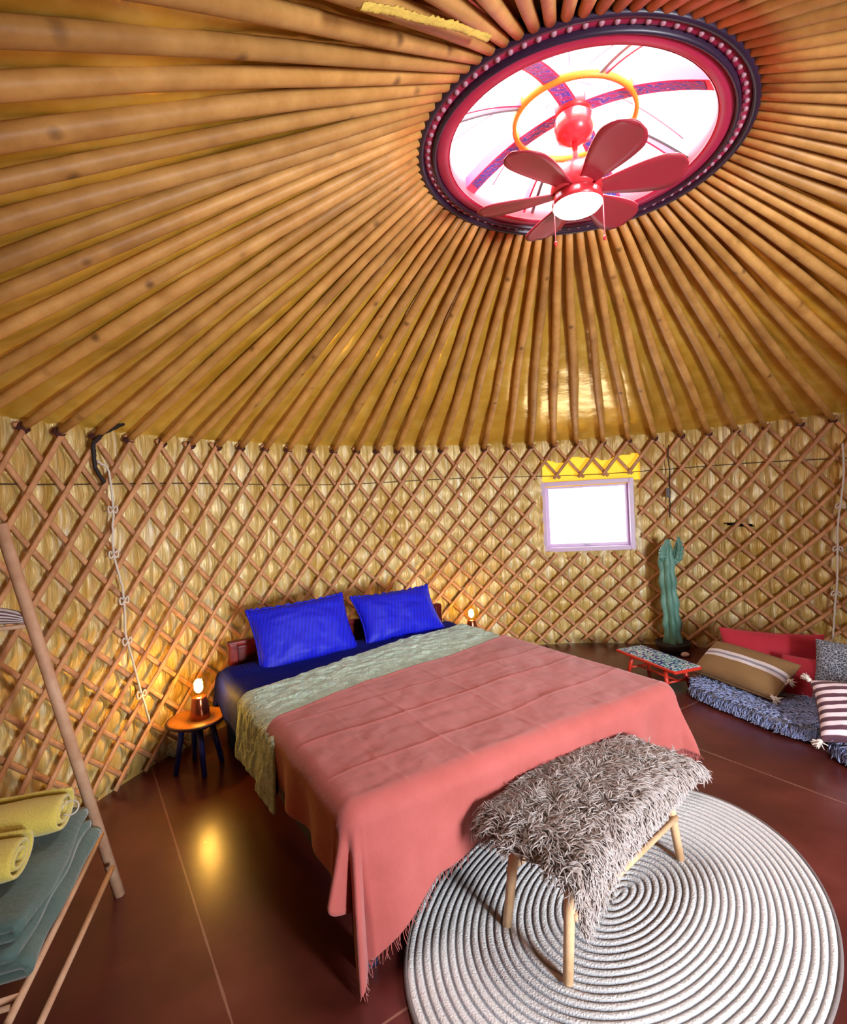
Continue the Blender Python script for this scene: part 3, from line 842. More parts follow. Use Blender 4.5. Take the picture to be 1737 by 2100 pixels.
# pillows ----------------------------------------------------------------
def frame_from(ex, ey):
    ex = Vector(ex).normalized(); ey = Vector(ey); ez = ex.cross(ey).normalized(); ey = ez.cross(ex).normalized()
    return Matrix((ex, ey, ez)).transposed()
def cushion(name, c, ex, ey, w, h, th, mat, label, cat='cushion', group=None, pinch=.10, wr=.012, seed=0.0, nn=44, ruffle=0.0):
    """c centre, ex width direction, ey height direction"""
    Mx = np.array(frame_from(ex, ey))
    g = np.linspace(-1, 1, nn); gs = np.sin(g * PI / 2)
    Ux, Vy = np.meshgrid(gs, gs, indexing='ij')
    X = Ux * (w / 2) * (1 - pinch * (1 - Vy ** 2)); Y = Vy * (h / 2) * (1 - pinch * (1 - Ux ** 2))
    prof = (np.clip(1 - np.abs(Ux) ** 2.6, 0, 1) * np.clip(1 - np.abs(Vy) ** 2.6, 0, 1)) ** .42
    n1 = noise2(Ux * 2.2 + seed, Vy * 2.2) + .5 * noise2(Ux * 6 + seed, Vy * 6)
    Zt = prof * th / 2 + n1 * wr * prof; Zb = -prof * th / 2 + n1 * wr * .5 * prof
    top = np.stack([X, Y, Zt], -1).reshape(-1, 3); bot = np.stack([X, Y, Zb], -1).reshape(-1, 3)
    F = gridF(nn, nn); F2 = F[:, ::-1] + nn * nn
    V = np.concatenate([top, bot]) @ Mx.T + np.array(c)
    me_F = np.concatenate([F, F2])
    o = mk(name, V, me_F, mat)
    bm = bmesh.new(); bm.from_mesh(o.data); bmesh.ops.remove_doubles(bm, verts=bm.verts, dist=.0004); bm.to_mesh(o.data); bm.free()
    for p_ in o.data.polygons: p_.use_smooth = True
    tag(o, label, cat, group)
    # piping seam along the border
    ring = [(x_, -1) for x_ in gs] + [(1, y_) for y_ in gs[1:]] + [(x_, 1) for x_ in gs[::-1][1:]] + [(-1, y_) for y_ in gs[::-1][1:]]
    RP = []
    for k_, (a_, b_) in enumerate(ring):
        ru = ruffle * math.sin(k_ * 1.9) * (1 if b_ == 1 else .3)
        x_ = a_ * (w / 2) * (1 - pinch * (1 - b_ ** 2)) ; y_ = b_ * (h / 2) * (1 - pinch * (1 - a_ ** 2))
        if b_ == 1: y_ += abs(ru)
        RP.append(Mx @ np.array([x_, y_, ru * .6]) + np.array(c))
    MB().tube(RP, .0045 + ruffle * .3, 6).build('piping', mat, o)
    return o, Mx
t = NT('royal_blue_pillow_cotton')
v = t.coord()
wv3 = t.n('ShaderNodeTexWave', wave_type='BANDS', bands_direction='X'); wv3.inputs['Scale'].default_value = 14; t.l(v, wv3.inputs['Vector'])
t.set(color=t.ramp(wv3.outputs['Fac'], [(.45, '#0a10ae'), (.55, '#0e18c6')]), rough=.55, spec=.3)
t.bump(t.noise(v, 9, 4), .35, .02); M_pil = t.m
n3 = lambda a, b, c: tuple(np.array([a[0] * b, a[1] * b, c]))
w3 = np.array([wv[0], wv[1], 0]); l3 = np.array([lv[0], lv[1], 0]); up3 = np.array([0, 0, 1.])
c1 = bed(.50, .14, .648); c2 = bed(1.22, .12, .645)
cushion('pillow', c1, w3 + up3 * .02 - l3 * .02, up3 * .80 - l3 * .50, .66, .42, .17, M_pil, 'large royal blue ruffled pillow on the left of the bed', 'pillow', 'blue pillows', .06, .02, 1.0, ruffle=.014)
cushion('pillow', c2, w3 + l3 * .02, up3 * .75 - l3 * .6, .64, .38, .16, M_pil, 'royal blue pillow on the right of the bed, nearer the window', 'pillow', 'blue pillows', .08, .02, 5.0, ruffle=.012)

# ------------------------------------------------------------------ bedside stools with lamps
M_blueleg = plain('blue_paint', '#16267e', .4)
M_rimd = plain('dark_table_rim', '#3c1a14', .4)
M_copper = plain('copper', '#c06a48', .22, metal=.9)
M_bulb = NT('glowing_bulb').set(color='#ffe9b0', em=(1, .60, .16, 1), ems=230).m
t = NT('amber_glass_globe')
tr = t.n('ShaderNodeBsdfTransparent'); tr.inputs[0].default_value = (1, .86, .5, 1)
gl = t.n('ShaderNodeBsdfGlossy'); gl.inputs['Roughness'].default_value = .05
mx = t.n('ShaderNodeMixShader'); mx.inputs[0].default_value = .08
t.l(tr.outputs[0], mx.inputs[1]); t.l(gl.outputs[0], mx.inputs[2]); t.l(mx.outputs[0], t.out.inputs[0]); M_globe = t.m
def bedside(x, y, h, rot, lab):
    nt = empty('bedside_stool', (x, y, 0), lab, 'stool', 'round bedside stools')
    MB().lathe([(.001, h - .022), (.145, h - .022), (.152, h - .016), (.152, h - .004), (.148, h), (.001, h)], (x, y, 0), 40).build('table_top', M_table, nt)
    th = np.linspace(0, 2 * PI, 49)
    MB().tube([(x + .154 * math.cos(q), y + .154 * math.sin(q), h - .010) for q in th], .0085, 6, cap=False).build('rim', M_rimd, nt)
    for k in range(4):
        q = rot + k * PI / 2
        MB().tube([(x + .075 * math.cos(q), y + .075 * math.sin(q), h - .02), (x + .125 * math.cos(q), y + .125 * math.sin(q), 0.003)], [.018, .013], 12).build('leg', M_blueleg, nt)
    MB().lathe([(.001, h - .05), (.085, h - .05), (.085, h - .022), (.001, h - .022)], (x, y, 0), 24).build('apron', M_blueleg, nt)
    return nt
def lamp(x, y, z, s, power, lab):
    lp = empty('table_lamp', (x, y, z), lab, 'lamp', 'small copper table lamps')
    MB().lathe([(.001, 0), (.036 * s, 0), (.037 * s, .004), (.031 * s, .05 * s), (.026 * s, .078 * s), (.024 * s, .082 * s), (.001, .082 * s)], (x, y, z), 28).build('lamp_base', M_copper, lp)
    MB().ball((x, y, z + .118 * s), .016 * s, 12, (1, 1, 1.3)).build('bulb', M_bulb, lp)
    g = MB().lathe([(.012 * s, .08 * s), (.03 * s, .09 * s), (.044 * s, .112 * s), (.046 * s, .13 * s), (.036 * s, .158 * s), (.015 * s, .172 * s), (.001, .175 * s)], (x, y, z), 28).build('lamp_shade', M_globe, lp)
    return lp
NTX, NTY = -1.37, 3.02
bedside(NTX, NTY, .30, .6, 'round wooden stool with blue legs left of the bed')
lamp(NTX + .03, NTY - .01, .30, 1.5, 28.0, 'lit copper table lamp on the stool left of the bed')
bedside(.33, 4.56, .30, .2, 'round wooden stool behind the right side of the bed')
lamp(.36, 4.52, .30, 1.4, 22.0, 'lit copper table lamp behind the right side of the bed')

# ------------------------------------------------------------------ oval rug
RCX, RCY, RA, RB = .634, 1.887, .86, .62
ev = np.array([.757, .654]); nv_ = np.array([-.654, .757])
t = NT('braided_rope_rug')
at_ = t.n('ShaderNodeAttribute', attribute_name='ring')
f = t.math('FRACT', at_.outputs['Fac'])
c_ = t.ramp(f, [(.0, '#8a8d92'), (.10, '#a4a6aa'), (.22, '#d8d5d1'), (.72, '#e2dfdb'), (.84, '#b0b2b6'), (.94, '#8a8d92')])
nz = t.noise(t.coord(), 90, 3)
c_ = t.mix(t.math('MULTIPLY', nz, .35), c_, '#8e8c8c')
t.set(color=c_, rough=.9); t.bump(t.noise(t.coord(), 160, 3), .7, .006); M_rug = t.m
NRING = 27; sub_ = 8; na = 240
ri = np.linspace(0, NRING, NRING * sub_ + 1)
th = np.linspace(0, 2 * PI, na, endpoint=False)
TH, RI = np.meshgrid(th, ri, indexing='ij')
core = RA - RB
e_ = RI / NRING
px_ = (core * (.4 + .6 * e_) + RB * e_) ; pxx = np.cos(TH) * (RB * e_ + core * e_ ** .6); pyy = np.sin(TH) * RB * e_
wobb = 1 + .006 * noise2(np.cos(TH) * 3 + 5, np.sin(TH) * 3 + RI * .4)
pxx, pyy = pxx * wobb, pyy * wobb
zz = .009 + .0065 * np.sqrt(np.abs(np.sin(PI * RI))) + .001 * noise2(TH * 30, RI * 3)
zz[:, -1] = .001
V = np.stack([RCX + ev[0] * pxx + nv_[0] * pyy, RCY + ev[1] * pxx + nv_[1] * pyy, zz], -1).reshape(-1, 3)
rug = mk('rug', V, gridF(na, len(ri), True), M_rug, attrs={'ring': RI.ravel()}); tag(rug, 'large oval rug of concentric white and grey braided rope on the floor', 'rug')
th = np.linspace(0, 2 * PI, 181)
MB().tube([(RCX + ev[0] * (RA + .003) * math.cos(q) + nv_[0] * (RB + .003) * math.sin(q), RCY + ev[1] * (RA + .003) * math.cos(q) + nv_[1] * (RB + .003) * math.sin(q), .008) for q in th], .0075, 8, cap=False).build('binding', plain('dark_rug_binding', '#6a5f5c', .9, bump=.5, bscale=200), rug)

# ------------------------------------------------------------------ bench
e3 = np.array([.757, .654, 0]); m3 = np.array([-.654, .757, 0])
BC = np.array([.571, 1.912, 0])
bench = empty('bench', tuple(BC), 'light wooden bench with round splayed legs on the oval rug', 'bench')
ft = {(-1, -1): (.355, 1.548), (-1, 1): (.208, 1.775), (1, -1): (.934, 2.048), (1, 1): (.787, 2.275)}
tops = {}
for (i, j), (x, y) in ft.items():
    tp = BC + e3 * i * .315 + m3 * j * .105; tp[2] = .385; tops[(i, j)] = tp
    MB().tube([(x, y, .017), tuple(tp)], [.0155, .0185], 14).build('leg', M_bench, bench)
def legpt(k, z): 
    a_ = np.array([ft[k][0], ft[k][1], .017]); return a_ + (tops[k] - a_) * ((z - .017) / (.385 - .017))
for j in (-1, 1):
    MB().tube([legpt((-1, j), .195) + m3 * j * .016, legpt((1, j), .195) + m3 * j * .016], .011, 12).build('rail', M_bench, bench)
MB().tube([legpt((1, -1), .25), legpt((1, 1), .25)], .011, 12).build('rail', M_bench, bench)
MBE = Matrix(((e3[0], m3[0], 0), (e3[1], m3[1], 0), (0, 0, 1)))
MB().box(BC + np.array([0, 0, .388]), (.70, .27, .03), MBE, .01).build('seat', M_bench, bench)
P = [BC + e3 * -.34 + m3 * u_ + np.array([0, 0, zz_]) for u_, zz_ in ((.17, .40), (.185, .36), (.18, .31), (.15, .27), (.12, .25))]
MB().tube(P, .009, 8).build('arm', M_bench, bench)

# ------------------------------------------------------------------ fur
def fur(name, base, nrm, flow, mat, n, length, rad, curl, parent=None, seed=0, clump=0, npts=6):
    """base (N,3) points, nrm (N,3) normals, flow (N,3) lay directions"""
    r_ = np.random.default_rng(seed)
    N = len(base)
    L = length * r_.uniform(.6, 1.15, N)
    f = flow + r_.normal(size=(N, 3)) * curl
    f -= nrm * (f * nrm).sum(1)[:, None] * .6
    f /= np.linalg.norm(f, axis=1)[:, None] + 1e-9
    s = np.linspace(0, 1, npts)
    side = np.cross(f, nrm); side /= np.linalg.norm(side, axis=1)[:, None] + 1e-9
    ph = r_.uniform(0, 6.28, N)
    h = .55 * s ** .7 - .32 * s ** 2.2
    P = base[:, None] + L[:, None, None] * (nrm[:, None] * h[None, :, None] + f[:, None] * (s ** 1.4)[None, :, None] * .85
        + side[:, None] * (np.sin(s[None] * 5 + ph[:, None]) * .16 * s[None])[:, :, None])
    P[..., 2] = np.maximum(P[..., 2], .016)
    R = rad * r_.uniform(.7, 1.3, N)[:, None] * (np.sin(np.clip(s * .8 + .2, 0, 1) * PI) * .8 + .25)[None]
    R[:, -1] *= .25
    V = []
    for k in range(3):
        q = k * 2 * PI / 3
        V.append(P + R[..., None] * (math.cos(q) * side[:, None] + math.sin(q) * nrm[:, None]))
    V = np.stack(V, 2)                               # N, npts, 3, 3
    idx = np.arange(N)[:, None, None] * npts * 3 + np.arange(npts - 1)[None, :, None] * 3 + np.arange(3)[None, None, :]
    idn = np.arange(N)[:, None, None] * npts * 3 + np.arange(npts - 1)[None, :, None] * 3 + ((np.arange(3) + 1) % 3)[None, None, :]
    F = np.stack([idx, idn, idn + 3, idx + 3], -1).reshape(-1, 4)
    tt = np.broadcast_to(s[None, :, None], (N, npts, 3)).ravel()
    rn = np.broadcast_to(r_.random(N)[:, None, None], (N, npts, 3)).ravel()
    return mk(name, V.reshape(-1, 3), F, mat, parent, attrs={'along': tt, 'lock': rn})
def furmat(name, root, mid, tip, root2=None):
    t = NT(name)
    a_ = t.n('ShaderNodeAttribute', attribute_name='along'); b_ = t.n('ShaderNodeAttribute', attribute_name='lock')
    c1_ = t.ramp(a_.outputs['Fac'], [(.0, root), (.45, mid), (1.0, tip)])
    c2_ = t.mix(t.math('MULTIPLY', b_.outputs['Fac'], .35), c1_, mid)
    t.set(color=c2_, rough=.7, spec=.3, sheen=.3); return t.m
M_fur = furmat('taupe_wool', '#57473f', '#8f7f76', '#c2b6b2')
# sheepskin hide: sheet over the seat, hanging low on the near side
nu, nv = 60, 46
pu = np.linspace(-1, 1, nu); pv = np.linspace(-1, 1, nv)
PU, PV = np.meshgrid(pu, pv, indexing='ij')
def hide(PU, PV):
    # hide outline in seat coordinates: u along bench, v across (negative = near side)
    hn = np.interp(PU, [-1, -.85, -.7, -.45, 0, .4, .75, 1], [.15, .165, .13, .09, .06, .055, .055, .05])   # extra hang on the near side
    hf = np.interp(PU, [-1, -.5, 0, 1], [.03, .04, .05, .08])
    half = .165
    ul = PU * .445
    v = np.where(PV < 0, PV * (half + hn), PV * (half + hf))
    bv = np.clip(v, -half, half); d = np.abs(v - bv); sg = np.sign(v)
    endd = np.clip(np.abs(ul) - .385, 0, 1)
    out = np.minimum(d, .035) * .8 + .10 * d
    z = .418 - np.maximum(d - .02, 0) * .97 - endd * .9 * .8 + .008 * noise2(PU * 4, PV * 4)
    z = z + .012 * np.cos(PU * 3.0) * (d < .02)
    vv = bv + sg * out
    uu = np.sign(ul) * (np.minimum(np.abs(ul), .425) + .1 * endd)
    return BC + e3 * uu[..., None] + m3 * vv[..., None] + np.array([0, 0, 1.]) * z[..., None]
H = hide(PU, PV)
M_hide = plain('hide_underside', '#8d7d74', .9)
sk = mk('sheepskin', H.reshape(-1, 3), gridF(nu, nv), M_hide); solid(sk, .008); tag(sk, 'long-haired grey-brown sheepskin draped over the wooden bench', 'sheepskin')
NF = 15000
r_ = np.random.default_rng(5)
su_, sv_ = r_.uniform(-1, 1, NF), r_.uniform(-1, 1, NF)
ee = .012
B0 = hide(su_, sv_); Bu = hide(np.clip(su_ + ee, -1, 1.02), sv_) - hide(su_ - ee, sv_); Bv = hide(su_, sv_ + ee) - hide(su_, sv_ - ee)
nr_ = np.cross(Bu, Bv); nr_ /= np.linalg.norm(nr_, axis=1)[:, None] + 1e-9
mid_ = BC + np.array([0, 0, .30])
flip = ((nr_ * (B0 - mid_)).sum(1) < 0); nr_[flip] *= -1
cu = np.array([su_ * .4, sv_ * .25]); fang = noise2(su_ * 5, sv_ * 4) * 7 + noise2(su_ * 2 + 9, sv_ * 2) * 4
flow = (e3[None] * (su_ * .35 + .7 * np.cos(fang))[:, None] + m3[None] * (sv_ * .9 + .7 * np.sin(fang))[:, None])
edge_ = sm(np.abs(sv_), .45, .8)[:, None]
flow = flow * (1 - .5 * edge_) + edge_ * np.array([0, 0, -.9]) + edge_ * m3[None] * np.sign(sv_)[:, None] * .12
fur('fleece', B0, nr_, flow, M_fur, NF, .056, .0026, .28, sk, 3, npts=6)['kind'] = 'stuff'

# ------------------------------------------------------------------ folding rack with towels, left edge
rack = empty('wooden_rack', (-1.275, 2.044, 0), 'folding rack of round birch poles at the left edge', 'rack')
MB().tube([(-1.275, 2.044, .0), (-1.433, 1.8, 1.482)], .0195, 14).build('post', M_rack, rack)
MB().tube([(-1.425, 1.50, 1.50), (-1.49, 1.72, 0.0)], .0195, 14).build('post', M_rack, rack)
MB().tube([(-1.272, 1.957, .30), (-1.055, 1.228, .30)], .0095, 10).build('rail', M_rack, rack)
MB().tube([(-1.250, 1.972, .16), (-1.075, 1.318, .16)], .0095, 10).build('rail', M_rack, rack)
MB().tube([(-1.08, 1.30, .30), (-1.6, 1.12, .29)], .008, 10).build('rung', M_rack, rack)
MB().tube([(-1.115, 1.43, .30), (-1.62, 1.26, .295)], .008, 10).build('rung', M_rack, rack)
MB().tube([(-1.21, 1.42, .158), (-1.6, 1.30, .155)], .008, 10).build('rung', M_rack, rack)
MB().tube([(-1.22, 1.78, .30), (-1.66, 1.66, .295)], .008, 10).build('rung', M_rack, rack)
MB().tube([(-1.39, 1.862, 1.12), (-1.66, 1.77, 1.12)], .008, 10).build('rung', M_rack, rack)
MB().tube([(-1.50, 1.10, 0), (-1.44, 1.40, 1.48)], .0195, 14).build('post', M_rack, rack)
# folded blankets
M_green = plain('grey_green_wool', '#4c655f', .85, var=.2, bump=.6, bscale=60, sheen=.3)
M_yellow = plain('yellow_terry', '#d8c65a', .9, var=.08, bump=.9, bscale=160, sheen=.4)
def folded(name, c, ex, w, d, h, layers, mat, label, cat, group, seed, parent=None, bulge=.6):
    """a folded cloth: rounded folds on the +x side, layered edges"""
    ex = np.array([ex[0], ex[1], 0.]); ex /= np.linalg.norm(ex); ey = np.array([-ex[1], ex[0], 0.])
    th = h / layers; prof = []
    nx = 14
    for k in range(layers):
        z0 = k * th; xs = np.linspace(-1, 1, nx)
        row = [(x * w / 2, z0 + th * .5) for x in (xs if k % 2 == 0 else xs[::-1])]
        prof += row
        if k < layers - 1:
            s_ = 1 if k % 2 == 0 else -1
            for q in np.linspace(-PI / 2, PI / 2, 7)[1:-1]:
                prof.append((s_ * (w / 2 + math.cos(q) * th * bulge), z0 + th + math.sin(q) * th * .5))
    prof = np.array(prof); ny = 22
    ys = np.linspace(-d / 2, d / 2, ny)
    V = np.zeros((ny, len(prof), 3))
    for i, y in enumerate(ys):
        n_ = noise2(prof[:, 0] * 9 + seed, np.full(len(prof), y * 6) + prof[:, 1] * 4)
        zz_ = prof[:, 1] + n_ * th * .5 + .25 * th * (noise2(prof[:, 0] * 3 + seed, np.full(len(prof), y * 3)))
        sh = noise2(np.full(len(prof), y * 4 + seed), prof[:, 1] * 30) * .03
        V[i] = np.array(c) + (prof[:, 0] + sh)[:, None] * ex + (y * (1 + .04 * n_))[:, None] * ey + zz_[:, None] * np.array([0, 0, 1.])
    o = mk(name, V.reshape(-1, 3), gridF(ny, len(prof)), mat, parent)
    solid(o, th * .86)
    if parent is None: tag(o, label, cat, group)
    return o
bx = (-.29, .957)
folded('folded_blanket', (-1.395, 1.55, .318), (.957, .29), .44, .60, .075, 3, M_green, 'grey-green folded blanket at the bottom of the stack on the rack', 'blanket', 'folded green blankets', 1.0)
folded('folded_blanket', (-1.41, 1.56, .397), (.957, .29), .42, .56, .05, 2, M_green, 'upper grey-green folded blanket lying directly under the yellow towels', 'blanket', 'folded green blankets', 4.0)
def towel(c, ex, L, r, seed, lab):
    ex = np.array([ex[0], ex[1], 0.]); ex /= np.linalg.norm(ex); ey = np.array([-ex[1], ex[0], 0.])
    q = np.linspace(0, 4.6 * PI, 70)
    rr = r * (.25 + .75 * q / q[-1])
    px, pz = rr * np.cos(q - 1.2) * 1.5, rr * np.sin(q - 1.2) * .85
    xs = np.linspace(-L / 2, L / 2, 26); V = np.zeros((26, 70, 3))
    for i, x in enumerate(xs):
        n_ = 1 + .10 * noise2(np.full(70, x * 8 + seed), q * .5)
        endf = 1 - .10 * (abs(x) / (L / 2)) ** 6
        V[i] = np.array(c) + x * ex + (px * n_ * endf)[:, None] * ey + (pz * n_ * endf)[:, None] * np.array([0, 0, 1.])
    o = mk('rolled_towel', V.reshape(-1, 3), gridF(26, 70), M_yellow); solid(o, r * .16); tag(o, lab, 'towel', 'rolled yellow towels')
    return o
tw = towel((-1.425, 1.68, .525), (.957, .29), .38, .068, 2, 'yellow rolled towel with a hanging loop, on the green blankets behind the other')
th = np.linspace(0, PI * 1.75, 24)
lp = [np.array([-1.24, 1.72, .535]) + np.array([.957, .29, 0]) * (.018 - .018 * math.cos(q)) * 1.3 + np.array([0, 0, 1.]) * .018 * math.sin(q) + np.array([-.29, .957, 0]) * .012 * math.sin(q) for q in th]
MB().tube(lp, .0028, 6).build('loop', M_rope, tw)
towel((-1.365, 1.47, .522), (.957, .29), .30, .064, 7, 'yellow rolled towel in front, nearest the camera on the green blankets')
# striped hammock cloth on the top rung
t = NT('maroon_striped_cloth')
a_ = t.n('ShaderNodeAttribute', attribute_name='ring'); fr3 = t.math('FRACT', a_.outputs['Fac'])
t.set(color=t.ramp(fr3, [(.0, '#5d4146'), (.38, '#7a5c60'), (.5, '#dcd0cc'), (.9, '#e6dcda'), (1.0, '#5d4146')]), rough=.9); t.bump(t.noise(t.coord(), 200), .5, .004)
M_strc = t.m
xs = np.linspace(0, .26, 30); q = np.linspace(0, 2 * PI, 33)
V = []; at2 = []
for x in xs:
    sag = .05 * (1 - math.exp(-x * 6)) * -1 + .055 * 1
    for k, qq in enumerate(q[:-1]):
        yy = .020 * math.cos(qq); zz_ = (.036 - .02 * math.exp(-x * 14) ) * math.sin(qq)
        V.append((-1.415 - x * .96, 1.858 - x * .28 + yy, 1.145 + .03 * (1 - math.exp(-x * 12)) + zz_)); at2.append(2.5 + 2.5 * math.sin(qq))
o = mk('striped_cloth', V, gridF(30, 32, False)if False else [(i * 32 + j, (i + 1) * 32 + j, (i + 1) * 32 + (j + 1) % 32, i * 32 + (j + 1) % 32) for i in range(29) for j in range(32)] + [tuple(range(32)), tuple(29 * 32 + j for j in range(31, -1, -1))], M_strc, attrs={'ring': at2})
tag(o, 'maroon and white striped cloth hanging over the rack at the left edge', 'cloth')

# ------------------------------------------------------------------ red tiled stool
M_redp = plain('bright_red_paint', '#cc3524', .35)
t = NT('blue_white_mosaic_tile')
v = t.coord(rot=(0, 0, .9))
vo = t.n('ShaderNodeTexVoronoi'); vo.inputs['Scale'].default_value = 30; t.l(v, vo.inputs['Vector'])
cl = t.ramp(vo.outputs['Distance'], [(.2, '#1f5f8e'), (.38, '#5db0a8'), (.5, '#e8eef0'), (.62, '#22407c')])
t.set(color=cl, rough=.25); M_tile = t.m
sc = np.array([1.705, 3.99]); ex2 = np.array([.29, -.957]) * -1; 
tilt = Matrix(((.957, -.29, 0), (.29, .957, 0), (0, 0, 1)))
# corner points of the top: long side runs along dl
dl = np.array([.31, -.951]); dw = np.array([.951, .31])
MS = Matrix(((dw[0], -dl[0], 0), (dw[1], -dl[1], 0), (0, 0, 1)))
st = empty('tiled_stool', (sc[0], sc[1], 0), 'low red wooden stool with blue and white mosaic top beside the cactus', 'stool')
MB().box((sc[0], sc[1], .168), (.25, .62, .022), MS, .006).build('table_top', M_redp, st, False)
MB().box((sc[0], sc[1], .181), (.226, .596, .006), MS, .002).build('tile_inlay', M_tile, st, False)
for i in (-1, 1):
    for j in (-1, 1):
        a_ = sc + dl * i * .17 + dw * j * .08; b_ = sc + dl * i * .21 + dw * j * .10
        MB().tube([(b_[0], b_[1], .002), (a_[0], a_[1], .16)], [.014, .016], 12).build('leg', M_redp, st)
for i in (-1, 1):
    a_ = sc + dl * i * .195 - dw * .088; b_ = sc + dl * i * .195 + dw * .088
    MB().tube([(a_[0], a_[1], .06), (b_[0], b_[1], .06)], .009, 8).build('stretcher', M_redp, st)
a_ = sc + dl * -.195; b_ = sc + dl * .195
MB().tube([(a_[0], a_[1], .06), (b_[0], b_[1], .06)], .009, 8).build('stretcher', M_redp, st)

# ------------------------------------------------------------------ cactus
M_cact = NT('blue_green_cactus')
v = M_cact.coord((1, 1, .5))
M_cact.set(color=M_cact.ramp(M_cact.noise(v, 9, 4), [(.3, '#3f6e5c'), (.6, '#6d9d8c'), (.8, '#9dbab4')]), rough=.5)
M_cact = M_cact.m
ca = empty('potted_cactus', (2.13, 4.64, 0), 'tall blue-green column cactus standing by the lattice wall', 'cactus')
def stem(P, R, nrib=5, seed=0):
    P = np.array(P, float); m = 40
    s0 = np.linspace(0, 1, len(P)); s1 = np.linspace(0, 1, m)
    C = np.stack([np.interp(s1, s0, P[:, i]) for i in range(3)], -1)
    for _ in range(4): C[1:-1] = (C[:-2] + 2 * C[1:-1] + C[2:]) / 4
    Rr = np.interp(s1, s0, R); q = np.linspace(0, 2 * PI, 40, endpoint=False)
    T = np.gradient(C, axis=0); T /= np.linalg.norm(T, axis=1)[:, None]
    N = np.cross(T, [0, 1., .01]); N /= np.linalg.norm(N, axis=1)[:, None]; Bn = np.cross(T, N)
    rib = .72 + .36 * np.abs(np.cos(q * nrib / 2 + seed)) ** 1.2
    bumps = 1 + .10 * np.sin(s1 * 38 + seed)[:, None] * np.ones(40)
    rad = Rr[:, None] * rib[None] * bumps
    V = C[:, None] + rad[..., None] * (np.cos(q)[None, :, None] * N[:, None] + np.sin(q)[None, :, None] * Bn[:, None])
    F = [(i * 40 + j, i * 40 + (j + 1) % 40, (i + 1) * 40 + (j + 1) % 40, (i + 1) * 40 + j) for i in range(m - 1) for j in range(40)] + [tuple(range(39, -1, -1)), tuple((m - 1) * 40 + j for j in range(40))]
    return V.reshape(-1, 3), F
V, F = stem([(2.13, 4.64, .07), (2.125, 4.64, .3), (2.105, 4.64, .6), (2.095, 4.63, .85), (2.115, 4.63, 1.0)], [.072, .070, .066, .062, .02]); mk('trunk', V, F, M_cact, ca)
V, F = stem([(2.13, 4.62, .78), (2.18, 4.60, .84), (2.195, 4.60, .92), (2.195, 4.60, 1.02)], [.025, .038, .038, .008], 4, 1); mk('arm', V, F, M_cact, ca)
V, F = stem([(2.08, 4.62, .82), (2.05, 4.60, .86), (2.055, 4.60, .91), (2.06, 4.60, .96)], [.025, .032, .03, .008], 4, 2); mk('arm', V, F, M_cact, ca)
MB().lathe([(.001, 0), (.10, 0), (.135, .05), (.15, .095), (.142, .1), (.13, .085), (.001, .08)], (2.13, 4.64, 0), 32).build('pot', plain('black_pot', '#1c1714', .5), ca)
MB().lathe([(.001, .078), (.128, .084), (.13, .09), (.001, .092)], (2.13, 4.64, 0), 24).build('soil', plain('potting_soil', '#2c2019', .95, bump=1, bscale=80), ca)
o = MB().ball((2.16, 4.49, .024), .024, 10, (1.5, 1.1, .9)).build('pebble', plain('pinkish_stone', '#d9b8ae', .6)); tag(o, 'small pale pink stone on the floor at the cactus pot', 'stone')

